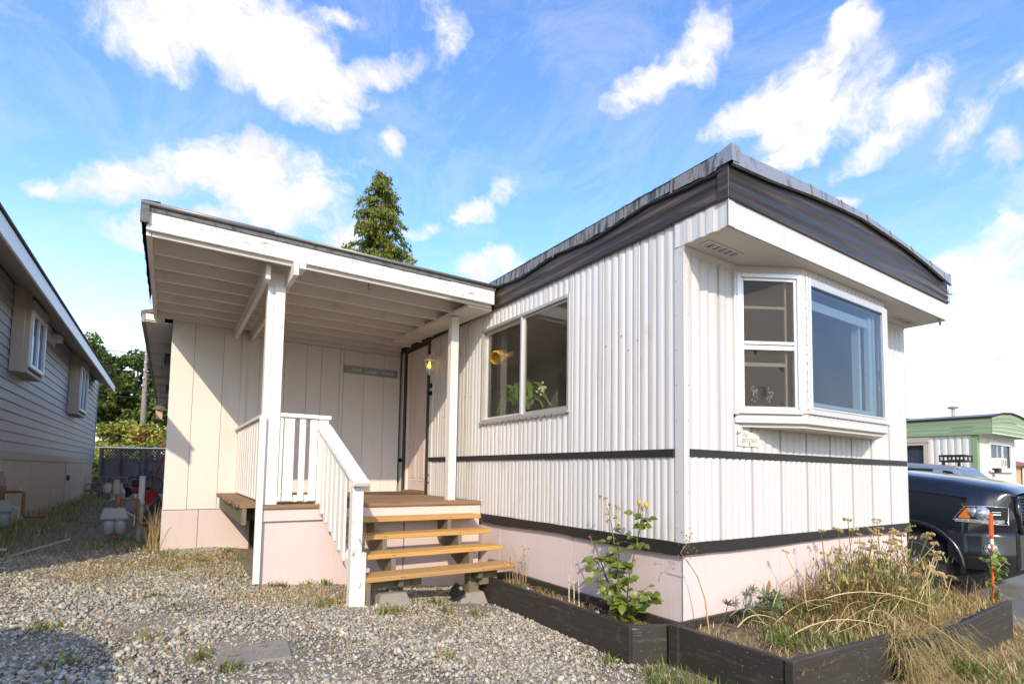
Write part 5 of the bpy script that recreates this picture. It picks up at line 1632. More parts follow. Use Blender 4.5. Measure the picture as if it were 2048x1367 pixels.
def build_neighbour():
    P = neigh
    X = -5.0
    y0, y1 = 2.35, 18.3
    # lap siding courses
    z = 1.47
    while z < 3.86:
        h = min(.142, 3.88 - z)
        MB().add([(X + .018, y0, z), (X + .002, y0, z + h + .004), (X + .002, y1, z + h + .004), (X + .018, y1, z), (X - .01, y0, z), (X - .01, y1, z), (X + .010, y0, z - .004), (X + .010, y1, z - .004)],
                 [(0, 3, 2, 1), (0, 6, 7, 3)]).build('siding_board', M['vinyl'], P)
        z += .142
    MB().box(-10.2, X - .012, y0 + .005, y1 - .005, .9, 3.86).build('wall', M['vinyl'], P)
    BOX('corner_trim', M['vinyl'], P, X - .05, X + .03, y1 - .06, y1 + .01, 1.36, 3.86)
    BOX('band_board', M['tan_trim'], P, X - .02, X + .022, y0, y1 + .005, 1.345, 1.468, .003)
    # ribbed skirting, one sheet every 1.2 m
    y = y0
    while y < y1 - .1:
        yb = min(y + 1.22, y1)
        n = int((yb - y) / .018)
        us = np.linspace(y, yb, n + 1)
        hs = .010 * (np.sin(us * 2 * math.pi / .115) > .2)
        rows = [[(X + .002 + h, u, zz) for u, h in zip(us, hs)] for zz in (.20, 1.345)]
        MB().grid(rows).build('skirt_panel', M['tan_metal'], P)
        y = yb
    BOX('access_door', M['tan_trim'], P, X + .004, X + .022, 13.1, 14.1, .42, 1.33, .003)
    MB().box(X + .022, X + .05, 13.25, 13.55, .98, 1.0).box(X + .022, X + .045, 13.3, 13.34, .93, 1.05).box(X + .022, X + .045, 13.48, 13.52, .93, 1.05).build('latch', M['lock'], P)
    for k in range(4):
        BOX('skirt_vent', M['white_vinyl'], P, X + .012, X + .016, 11.75, 11.84, .66 + k * .05, .685 + k * .05)
    # eaves
    b = MB().add([(-4.53, y0 - .05, 3.53), (-5.02, y0 - .05, 3.86), (-5.02, y1 - .9, 3.86), (-4.53, y1 - .9, 3.53), (-4.53, y0 - .05, 3.55), (-5.02, y0 - .05, 3.89), (-5.02, y1 - .9, 3.89), (-4.53, y1 - .9, 3.55)],
                 [(0, 3, 2, 1), (4, 5, 6, 7), (0, 1, 5, 4), (1, 2, 6, 5), (2, 3, 7, 6), (3, 0, 4, 7)])
    b.build('soffit', M['tan_trim'], P)
    BOX('fascia', M['white_vinyl'], P, -4.528, -4.50, y0 - .06, y1 - .85, 3.50, 3.69, .004)
    MB().add([(-4.48, y0 - .08, 3.695), (-7.6, y0 - .08, 4.5), (-7.6, y1 - .82, 4.5), (-4.48, y1 - .82, 3.695), (-4.48, y0 - .08, 3.725), (-7.6, y0 - .08, 4.53), (-7.6, y1 - .82, 4.53), (-4.48, y1 - .82, 3.725)],
             [(0, 3, 2, 1), (4, 5, 6, 7), (0, 1, 5, 4), (1, 2, 6, 5), (2, 3, 7, 6), (3, 0, 4, 7)]).build('roof', M['shingle'], P)
    BOX('wall_vent', M['white_vinyl'], P, X + .018, X + .03, 9.85, 10.75, 3.52, 3.80)
    MB().box(X + .03, X + .16, 10.3, 10.62, 3.60, 3.70).build('vent_hood', M['white_vinyl'], P, bevel=.006)
    # boxed windows standing proud of the wall
    for (a, c, z0, z1) in ((7.66, 8.56, 2.68, 3.46), (12.86, 13.96, 2.52, 3.48)):
        w = MB().frame('x', X + .012, a - .075, c + .075, z0 - .09, z1 + .12, .05, .19).build('window', M['tan_trim'], P, bevel=.004)
        BOX('jamb_board', M['tan_trim'], w, X + .02, X + .15, a - .145, a - .08, z0 - .09, 3.85)
        BOX('head_board', M['tan_trim'], w, X + .205, X + .235, a - .07, c + .07, z1 + .06, z1 + .19, .003)
        BOX('jamb_board', M['tan_trim'], w, X + .02, X + .20, a - .07, a - .01, z1 + .125, 3.80)
        MB().frame('x', X + .175, a - .04, c + .04, z0, z1 + .05, .055, .055).build('sash_frame', M['white_vinyl'], w, bevel=.003)
        mid = (a + c) / 2
        BOX('mullion', M['white_vinyl'], w, X + .185, X + .222, mid - .02, mid + .03, z0 + .055, z1 - .005)
        BOX('pane', M['glass_bay'], w, X + .190, X + .195, mid + .03, c - .015, z0 + .055, z1 - .005)
        BOX('pane', M['glass_bay'], w, X + .190, X + .195, a + .015, mid - .02, z0 + .055, z1 - .005)
        BOX('blind', M['dark'], w, X + .03, X + .05, a, c, z0, z1)


build_neighbour()


def gas_meter(x, y, label, s=1., vis_pipe=True):
    z0 = G(x, y)
    m = thing('gas_meter', label, 'gas meter', (x, y, z0))
    zb = z0 + .10
    MB().lathe([(.03, 0), (.03, .12)], (x, y, z0 - .02), 8).build('stand', M['rust'], m)
    b = MB()
    for sx in (-.06, .06):
        b.lathe([(.035, 0), (.062, .02), (.072, .12), (.074, .20)], (x + sx, y, zb), 12)
    b.build('bellows', M['meter'], m, smooth=True)
    b = MB().add([(x - .15, y - .09, zb + .20), (x + .15, y - .09, zb + .20), (x + .15, y + .09, zb + .20), (x - .15, y + .09, zb + .20), (x - .15, y - .09, zb + .225), (x + .15, y - .09, zb + .225), (x + .15, y + .09, zb + .225), (x - .15, y + .09, zb + .225),
                  (x - .125, y - .07, zb + .35), (x + .105, y - .07, zb + .35), (x + .105, y + .07, zb + .35), (x - .125, y + .07, zb + .35)],
                 [(0, 3, 2, 1), (0, 1, 5, 4), (1, 2, 6, 5), (2, 3, 7, 6), (3, 0, 4, 7), (4, 5, 9, 8), (5, 6, 10, 9), (6, 7, 11, 10), (7, 4, 8, 11), (8, 9, 10, 11)])
    b.build('meter_head', M['meter'], m, bevel=.012)
    b = MB()
    for k in range(4):
        b.lathe([(.012, 0), (.012, .03)], (x - .11 + k * .07, y - .095, zb + .20), 6)
    tag(b.build('flange_bolts', M['meter'], m), kind='stuff')
    MB().tube([(x + .01, y, zb + .34), (x + .02, y, zb + .44), (x + .035, y, zb + .54)], [.045, .034, .038], 9).build('riser', M['rust'], m, smooth=True)
    MB().lathe([(.045, 0), (.05, .03), (.05, .12), (.03, .19), (.035, .2)], (x + .0, y, zb + .52), 10).lathe([(.055, 0), (.075, .02), (.075, .06), (.05, .09)], (x - .05, y, zb + .60), 12, (-1, 0, 0)).build('regulator', M['concrete'], m, smooth=True)
    MB().tube([(x + .02, y, zb + .46), (x + .22, y, zb + .465), (x + .24, y, zb + .45), (x + .245, y, zb + .16), (x + .27, y, zb + .135), (x + .48, y - .02, zb + .135)], .019, 8).build('pipe', M['rust'], m, smooth=True)
    MB().tube([(x + .03, y - .03, zb + .36), (x + .2, y - .04, zb + .24)], .007, 6).tube([(x + .21, y - .04, zb + .12), (x + .21, y - .04, zb + .26)], .007, 6).tube([(x - .06, y - .05, zb + .45), (x - .04, y - .06, zb + .47), (x - .0, y - .05, zb + .46)], .006, 6).tube([(x + .205, y, zb + .46), (x + .205, y, zb + .52)], .01, 6).build('valve_rod', M['pvc'], m)
    return m


def build_yard():
    gas_meter(-3.60, 6.2, 'pale grey gas meter with rusty pipes beside the shed corner')
    gas_meter(-4.87, 6.95, 'dark gas meter against the tan skirting at the left edge')
    x, y = -3.34, 6.32
    o = MB().tube([(x, y, .18), (x + .01, y, 1.15)], .036, 12).lathe([(.043, 0), (.043, .08)], (x + .005, y, .74), 12).build('standpipe', M['pvc'], smooth=True)
    tag(o, 'white plastic standpipe between the gas meter and the shed', 'pipe')
    # weathered boards on the ground at the left edge
    for (p, q, w_, h, m_, lab) in (((-4.95, 4.0, .50), (-4.42, 4.9, .42), .09, .022, 'pvc', 'long white trim board lying in the grass at the left edge'), ((-4.9, 4.35, .47), (-4.60, 4.55, .46), .11, .02, 'white_wood', 'short white board offcut behind the long board'),
                                   ((-4.35, 4.75, .36), (-3.95, 5.4, .44), .018, .018, 'galv', 'thin metal rod lying in the grass')):
        o = MB().bar(p, q, w_, h).build('board' if m_ != 'galv' else 'metal_rod', M[m_], bevel=.002)
        o.name = 'trim_board' if m_ != 'galv' else 'metal_rod'
        tag(o, lab, 'board' if m_ != 'galv' else 'rod')
    for (dx, lab) in ((0, 'grey plank leaning low against the shed side'), (.05, 'second grey plank leaning behind the first')):
        o = MB().bar((-3.42 + dx, 8.3 + dx * 4, .26), (-3.16 + dx * .4, 9.5 + dx * 4, .62), .20, .03, (1, 0, .3)).build('plank', M['fence'], bevel=.003)
        tag(o, lab, 'plank', 'planks against the shed')
    # fence at the back
    F = thing('wooden_fence', 'grey board fence with lattice top behind the yard', 'fence', (-4.1, 19.7, .38))
    a, c = Vector((-4.95, 20.25, 0)), Vector((-2.6, 18.75, 0))
    t = (c - a).normalized(); Lf = (c - a).length
    nb = int(Lf / .145)
    for k in range(nb):
        p = a + t * (k * .145 + .07)
        MB().bar((p.x, p.y, .35), (p.x, p.y, 1.49), .138, .02, (t.y, -t.x, 0)).build('board', M['fence'], F)
    for s in (0, .62, 1.45, 2.3):
        p = a + t * s
        MB().bar((p.x, p.y - .03, .35), (p.x, p.y - .03, 1.88), .09, .09, (t.y, -t.x, 0)).build('post', M['fence'], F)
    for z in (1.50, 1.86):
        MB().bar((a.x, a.y - .01, z), (c.x, c.y - .01, z), .04, .06).build('rail', M['fence'], F)
    b = MB()
    k = 0
    while k * .11 < Lf + .4:
        for s in (1, -1):
            u0 = k * .11 - (.36 if s > 0 else 0)
            u1 = u0 + .34 * s + (.36 if s < 0 else 0) * 0
            ua, ub = u0, u0 + .34 * s
            if min(ua, ub) < 0 or max(ua, ub) > Lf: continue
            p, q = a + t * ua, a + t * ub
            b.bar((p.x, p.y + .008 * s, 1.52), (q.x, q.y + .008 * s, 1.85), .035, .008, (t.y, -t.x, 0))
        k += 1
    tag(b.build('lattice', M['fence'], F), kind='stuff')
    # chain link rail beyond
    Cf = thing('chain_link_fence', 'chain link fence with steel top rail along the bank', 'fence', (-4, 23, .4))
    MB().tube([(-9, 25.6, 1.99), (-2.5, 21.0, 1.96)], .022, 7).build('top_rail', M['galv'], Cf)
    for s in (.15, .5, .85):
        p = Vector((-9, 25.6, 0)).lerp(Vector((-2.5, 21.0, 0)), s)
        MB().tube([(p.x, p.y, .3), (p.x, p.y, 2.02)], .03, 7).build('post', M['galv'], Cf)
    # clutter before the fence
    blk = None
    spots = [(-4.85, 16.9, 0), (-4.42, 16.75, 0), (-4.85, 16.9, 1), (-4.42, 16.75, 1), (-4.62, 16.83, 2), (-4.22, 16.7, 2)]
    labs = ['left concrete block at the bottom of the stack by the fence', 'right concrete block at the bottom of the stack by the fence', 'left concrete block in the middle row of the stack by the fence', 'right concrete block in the middle row of the stack by the fence', 'left hollow concrete block on top of the stack by the fence', 'right hollow concrete block on top of the stack by the fence']
    for k, ((x, y, lv), lab) in enumerate(zip(spots, labs)):
        z = .36 + lv * .205
        if blk is None:
            b = MB()
            b.frame('y', -.1, -.2, .2, 0, .2, .035, .2).box(-.018, .018, -.099, .099, .035, .165)
            blk = b.build('concrete_block', M['cinder'], None, recenter=False)
            o = blk
        else:
            o = blk.copy(); COL.objects.link(o)
        o.location = (x, y, z)
        o.rotation_euler = (0, 0, random.uniform(-.25, .05))
        tag(o, lab, 'concrete block', 'stacked concrete blocks by the fence')
    T = thing('propane_tank', 'pale blue propane tank standing in the back yard', 'propane tank', (-4.12, 14.9, .37))
    MB().lathe([(.1, 0), (.14, .03), (.155, .08), (.155, .24), (.13, .31), (.05, .35)], (-4.12, 14.9, .37), 16).build('tank', M['tank'], T, smooth=True)
    MB().lathe([(.09, 0), (.10, .02), (.10, .1)], (-4.12, 14.9, .70), 12).lathe([(.03, 0), (.03, .07)], (-4.12, 14.9, .70), 8).build('collar', M['tank'], T)
    S = thing('snow_shovel', 'red snow shovel leaning against the shed side', 'shovel', (-3.3, 12, .35))
    MB().tube([(-3.14, 12.05, 1.55), (-3.36, 11.9, .72)], .018, 8).build('handle', M['red'], S)
    b = MB()
    b.grid([[(-3.55 + .045 * i, 11.86 + .03 * math.cos((i - 4.5) * .5), .42) for i in range(10)], [(-3.52 + .04 * i, 11.87 + .03 * math.cos((i - 4.5) * .5), .60) for i in range(10)], [(-3.42 + .015 * i, 11.9, .76) for i in range(10)]])
    o = b.build('blade', M['red'], S); md = o.modifiers.new('thick', 'SOLIDIFY'); md.thickness = .008
    Mw = thing('garden_tiller', 'red garden tiller with black handles parked before the fence', 'garden machine', (-3.8, 17.0, .36))
    BOX('housing', M['red'], Mw, -4.0, -3.55, 16.8, 17.2, .48, .66, .04)
    BOX('engine', M['engine'], Mw, -3.92, -3.66, 16.85, 17.1, .66, .88, .03)
    for (wx, wy) in ((-4.05, 16.82), (-4.05, 17.2), (-3.5, 16.82)):
        MB().lathe([(.06, -.04), (.15, -.045), (.155, 0), (.15, .045), (.06, .04)], (wx, wy, .51), 14, (0, 1, 0)).build('wheel', M['rubber'], Mw)
    MB().tube([(-4.0, 16.9, .7), (-4.35, 16.8, 1.02), (-4.42, 16.8, 1.06)], .014, 6).tube([(-4.0, 17.15, .7), (-4.3, 17.2, 1.0)], .014, 6).tube([(-3.6, 16.9, .8), (-3.3, 16.7, .95), (-3.25, 16.7, 1.05)], .012, 6).build('handle', M['red'], Mw)
    BOX('tank', M['tank'], Mw, -3.72, -3.60, 16.7, 16.8, .62, .74, .02)
    # bicycle frame leaning on the fence post
    Bk = thing('bicycle', 'old dark bicycle leaning on the fence', 'bicycle', (-3.75, 18.6, .38))
    for wx in (-3.95, -3.42):
        pts = [(wx + .26 * math.cos(q), 18.9 - (wx + 3.95) * .5, .66 + .26 * math.sin(q)) for q in np.linspace(0, 2 * math.pi, 21)]
        MB().tube(pts, .018, 5, False).build('wheel', M['rubber'], Bk)
    MB().tube([(-3.95, 18.9, .66), (-3.8, 18.8, 1.15), (-3.5, 18.7, 1.12), (-3.42, 18.63, .66)], .015, 5).tube([(-3.8, 18.8, 1.15), (-3.84, 18.8, 1.36)], .013, 5).tube([(-3.98, 18.8, 1.40), (-3.7, 18.8, 1.38)], .013, 5).tube([(-3.5, 18.7, 1.12), (-3.7, 18.75, .68), (-3.8, 18.8, 1.1)], .015, 5).build('frame', M['engine'], Bk)
    # lantern feeder hanging at the shed
    L = thing('bird_feeder', 'small wooden bird feeder hanging at the shed side under the eave', 'bird feeder', (-3.21, 7.77, 2.02))
    BOX('tray', M['fence'], L, -3.28, -3.14, 7.70, 7.84, 2.02, 2.045, .003)
    BOX('hopper', M['tan_wall'], L, -3.255, -3.165, 7.725, 7.815, 2.046, 2.19, .003)
    MB().lathe([(.11, 0), (.06, .06), (.01, .08)], (-3.21, 7.77, 2.19), 4).build('roof', M['fence'], L)
    MB().tube([(-3.21, 7.77, 2.26), (-3.21, 7.77, 3.07)], .004, 4).build('cord', M['wire'], L)


build_yard()

# ------------------------------------------------------------------ trees and far things


def leaf_cloud(name, centres, spread, n, size, cols, parent, origin, flat=.0, elong=1.6, material=None, droop=0.):
    c = np.asarray(centres, float)
    i = RNG.integers(0, len(c), n)
    sp = np.asarray(spread) * np.ones(len(c))
    off = RNG.normal(0, 1, (n, 3))
    off /= np.maximum(np.linalg.norm(off, axis=1, keepdims=True), 1e-6)
    off *= (RNG.random((n, 1)) ** .45)
    p = c[i] + off * sp[i][:, None] * np.array([1, 1, .8])
    nrm = RNG.normal(0, 1, (n, 3)); nrm[:, 2] += flat
    nrm /= np.linalg.norm(nrm, axis=1, keepdims=True)
    a = np.cross(nrm, RNG.normal(0, 1, (n, 3)))
    if droop:
        a = RNG.normal(0, .35, (n, 3)); a[:, 2] -= droop
    a /= np.linalg.norm(a, axis=1, keepdims=True)
    b = np.cross(nrm, a); b /= np.maximum(np.linalg.norm(b, axis=1, keepdims=True), 1e-6)
    s = size * RNG.uniform(.6, 1.3, (n, 1))
    V = np.stack([p - a * s * elong * .5, p + b * s * .5, p + a * s * elong * .5, p - b * s * .5], 1)
    tris = (np.arange(n)[:, None, None] * 4 + np.array([[0, 1, 2], [0, 2, 3]])[None]).reshape(-1, 3)
    clump_tone = RNG.uniform(.75, 1.25, len(c))[i][:, None]
    cc = pal(n, *cols, jit=.25) * clump_tone
    return np_mesh(name, V.reshape(-1, 3), tris, material or M['leaf'], parent, np.repeat(cc, 4, 0), origin=origin)


def broad_tree(name, label, base, h, crown, n, size, cols, trunk_r=.16, nclump=90):
    """crown: list of ellipsoids (dx, dy, z, rx, ry, rz)"""
    x, y, z = base
    t = thing(name, label, 'tree', base)
    MB().tube([(x, y, z - .2), (x + .05, y, z + h * .3), (x, y + .05, z + h * .6), (x, y, z + h * .85)], [trunk_r, trunk_r * .8, trunk_r * .5, trunk_r * .2], 8).build('trunk', M['bark'], t, smooth=True)
    cs = []
    for (dx, dy, dz, rx, ry, rz) in crown:
        k = max(8, int(nclump * rx * rz / sum(c[3] * c[5] for c in crown)))
        for _ in range(k):
            v = rv(1).normalized() * (random.random() ** .35)
            cs.append((x + dx + v.x * rx, y + dy + v.y * ry, z + dz + v.z * rz))
        MB().tube([(x, y, z + h * .3), (x + dx * .5, y + dy * .5, z + (h * .3 + dz) * .55), (x + dx, y + dy, z + dz)], [trunk_r * .5, trunk_r * .3, .02], 6).build('limb', M['bark'], t, smooth=True)
    o = leaf_cloud('crown', cs, [random.uniform(.28, .62) for _ in cs], n, size, cols, t, base)
    return t


def build_trees():
    dk = ((.09, .135, .026), (.125, .17, .034), (.060, .09, .022), (.18, .21, .05))
    broad_tree('maple_tree', 'dense round dark green maple behind the back fence', (-4.6, 31.5, .4), 7.2, [(0, 0, 4.9, 1.75, 1.7, 1.7), (-1.3, 0, 4.2, 1.1, 1.2, 1.3), (1.1, -.3, 4.4, 1.2, 1.2, 1.3), (.2, 0, 3.2, 1.9, 1.4, 1.0)], 17000, .15, dk, nclump=110)
    broad_tree('slender_tree', 'slender open tree reaching above the grey roof', (-7.0, 35.5, .4), 8.2, [(0, 0, 7.6, .75, .6, .8), (.5, 0, 6.2, 1.0, .8, .8), (-.4, 0, 5.2, 1.1, .9, 1.0), (.9, 0, 4.6, 1.0, .9, .8)], 6500, .15, dk, .1, 60)
    broad_tree('small_tree', 'small leafy tree right of the maple by the utility pole', (-2.6, 29.5, .4), 5.0, [(0, 0, 3.6, 1.0, 1.0, 1.0), (.4, 0, 2.6, 1.0, .9, .8)], 5000, .13, ((.09, .13, .03), (.13, .17, .04), (.06, .09, .02)), .1, 40)
    # bank with sunlit shrubs
    rows = [[(x, y, .36 + 1.5 * max(0, min(1, (y - 24) / 5)) + .15 * math.sin(x)) for x in np.linspace(-16, 4, 24)] for y in np.linspace(23.2, 34, 14)]
    tag(MB().grid(rows).build('hillside', mat('bank_earth', (.22, .19, .12), .95, bump=.6, bscale=(3, 3, 3)), None, smooth=True, recenter=False), 'low earth bank behind the back fence', kind='structure')
    yel = ((.28, .30, .045), (.36, .34, .06), (.18, .23, .04), (.42, .36, .09))
    k = 0
    labs = ['yellow green shrub on the bank beside the grey home', 'yellow green shrub on the bank left of the utility pole', 'sunlit shrub on the bank behind the lattice', 'reddish green shrub on the bank right of the utility pole', 'pale bush at the foot of the bank by the fence end']
    for (x, y, r, h, lab) in ((-6.3, 25.6, 1.0, 2.6, labs[0]), (-5.0, 25.8, 1.0, 2.5, labs[1]), (-4.5, 24.6, .7, 1.7, labs[2]), (-3.2, 25.2, 1.0, 2.4, labs[3]), (-5.55, 21.7, .45, 1.0, labs[4])):
        z = .4 + .9 * max(0, min(1, (y - 24) / 5))
        t = thing('bank_shrub', lab, 'shrub', (x, y, z))
        MB().tube([(x, y, z - .1), (x + .05, y, z + h * .6)], [.04, .015], 6).tube([(x, y, z), (x - .2, y + .1, z + h * .5)], [.03, .01], 6).build('stem', M['bark'], t)
        cs = [(x + random.gauss(0, r * .5), y + random.gauss(0, r * .4), z + h * random.uniform(.15, .95)) for _ in range(20)]
        leaf_cloud('crown', cs, .42, 3400, .11, yel if 'reddish' not in lab else yel + ((.45, .10, .05),), t, (x, y, z))
    # utility pole and cables
    Pp = thing('utility_pole', 'tall grey wooden utility pole behind the fence', 'utility pole', (-4.05, 26.85, .8))
    MB().tube([(-4.05, 26.85, .3), (-4.10, 26.88, 4.6), (-4.12, 26.89, 6.75)], [.15, .10, .04], 10).build('pole', M['pole'], Pp, smooth=True)
    MB().tube([(-4.35, 26.5, .4), (-4.2, 26.6, 2.3)], .03, 6).tube([(-4.2, 26.6, 1.9), (-3.8, 26.4, 2.35)], .04, 6).build('guy_sleeve', M['galv'], Pp)
    for i in range(5):
        MB().lathe([(.02, 0), (.03, .04), (.02, .08)], (-4.2 + .02 * i, 26.7, 4.9 + i * .36), 6).build('insulator', M['white_plastic'], Pp)
    for (a, c, sag, lab) in (((-14, 33.5, 8.3), (-1.5, 25.2, 6.2), .35, 'highest black cable strung past the utility pole'), ((-14, 33, 5.9), (-1.5, 25.2, 4.55), .3, 'middle black cable strung past the utility pole'), ((-14, 33, 5.5), (-1.5, 25.2, 4.35), .3, 'lowest black cable strung past the utility pole'), ((-9, 29, 6.2), (-4.12, 26.9, 5.6), .15, 'short service cable ending at the utility pole')):
        a, c = Vector(a), Vector(c)
        pts = [a.lerp(c, t) - Vector((0, 0, sag * 4 * t * (1 - t))) for t in np.linspace(0, 1, 12)]
        o = MB().tube(pts, .014, 5).build('power_cable', M['wire'])
        tag(o, lab, 'cable', 'cables on the utility pole')
    # cedar above the porch roof
    x, y = 4.1, 19.13
    z0 = G(x, y)
    C = thing('cedar_tree', 'tall drooping cedar rising behind the porch roof', 'conifer', (x, y, z0))
    MB().tube([(x, y, z0 - .2), (x + .05, y, 5), (x - .05, y, 10), (x + .10, y, 13.6)], [.28, .2, .11, .03], 8).tube([(x - .05, y, 9.8), (x - .16, y + .1, 11.6), (x - .16, y + .1, 12.9)], [.07, .05, .015], 6).build('trunk', M['cedar_bark'], C, smooth=True)
    rng = random.Random(5)
    Vs, cols = [], []
    branches = MB()
    z = 2.2
    while z < 13.9:
        t = (z - 2.2) / 11.7
        z_here = z
        for _ in range(4 if z_here < 6 else 6):
            z = z_here + rng.uniform(-.16, .16)
            az = rng.uniform(0, 2 * math.pi)
            L = (2.35 * (1 - t) ** .60 + .14) * rng.uniform(.28, 1.22)
            if rng.random() < .22: continue
            if math.cos(az) < -.3 and .45 < t < .75: L *= 1.12
            bx = x if not (.70 < t < .93 and math.cos(az) < 0) else x - .16
            d = Vector((math.cos(az), math.sin(az), 0))
            pts = []
            for i in range(7):
                s = i / 6
                pts.append(Vector((bx, y, z)) + d * L * s + Vector((0, 0, .28 * L * math.sin(s * 2.6) - .38 * L * s * s)))
            if L > .5: branches.tube(pts[:6], [.012, .009, .007, .005, .004, .003], 4, False)
            nsp = int(40 + 150 * L)
            for _k in range(nsp):
                s = rng.random() ** .85
                i = min(int(s * 6), 5)
                p = pts[i].lerp(pts[i + 1], s * 6 - i) + Vector((rng.gauss(0, .08), rng.gauss(0, .08), rng.gauss(0, .07)))
                ln = rng.uniform(.09, .27) * (1.1 - .30 * t)
                w = ln * rng.uniform(.13, .26)
                dn = (d * rng.uniform(.1, .7) + Vector((rng.gauss(0, .35), rng.gauss(0, .35), -1))).normalized()
                sd = dn.cross(Vector((rng.gauss(0, 1), rng.gauss(0, 1), rng.gauss(0, .4)))).normalized()
                Vs.append((p, p + dn * ln * .55 + sd * w, p + dn * ln, p + dn * ln * .45 - sd * w))
                g = rng.choice(((.16, .20, .028), (.21, .235, .034), (.11, .15, .024), (.28, .265, .045), (.075, .105, .022)))
                f = rng.uniform(.8, 1.2)
                cols.append([q * f for q in g])
        z = z_here + (.19 if z_here > 6 else .34)
    branches.build('branches', M['cedar_bark'], C)
    V = np.array([[tuple(q) for q in r] for r in Vs])
    n = len(V)
    np_mesh('crown', V.reshape(-1, 3), (np.arange(n)[:, None, None] * 4 + np.array([[0, 1, 2], [0, 2, 3]])[None]).reshape(-1, 3), M['leaf'], C, np.repeat(np.array(cols), 4, 0), origin=(x, y, z0))
    # tip of another conifer left of it, low in the gap
    for (x, y, h, R_, lab, nn) in ((2.3, 24.0, 10.55, 1.2, 'slim conifer tip just left of the tall cedar', 3000), (40.9, 10.6, 5.75, 1.9, 'conifer top above the roof of the green trimmed home', 3600), (55.0, 3.6, 6.3, 3.0, 'round dark tree far behind the green trimmed home', 4200), (43.0, 6.0, 4.0, 2.2, 'leafy bush beside the red roofed shed', 3600)):
        z0 = G(x, y)
        t = thing('conifer' if 'conifer' in lab else 'broad_tree', lab, 'tree', (x, y, z0))
        MB().tube([(x, y, z0 - .2), (x, y, z0 + h * .9)], [.18, .03], 6).build('trunk', M['bark'], t)
        cs = []
        for _ in range(70):
            s = random.random()
            rr = R_ * (1 - s) ** .8 + .06 if 'conifer' in lab else R_ * math.sin(math.pi * (.15 + .8 * s)) ** .7
            an = random.uniform(0, 6.28)
            q = rr * math.sqrt(random.random())
            cs.append((x + q * math.cos(an), y + q * math.sin(an), z0 + h * (.12 + .86 * s)))
        leaf_cloud('crown', cs, .32, nn, .15, ((.07, .095, .022), (.10, .13, .03), (.14, .15, .035)), t, (x, y, z0), droop=1. if 'conifer' in lab else 0)


build_trees()

# ------------------------------------------------------------------ right side: truck, car, green trimmed home
truck = thing('pickup_truck', 'shiny black pickup truck parked nose out beside the home', 'pickup truck', (6.3, 2.2, -.24))


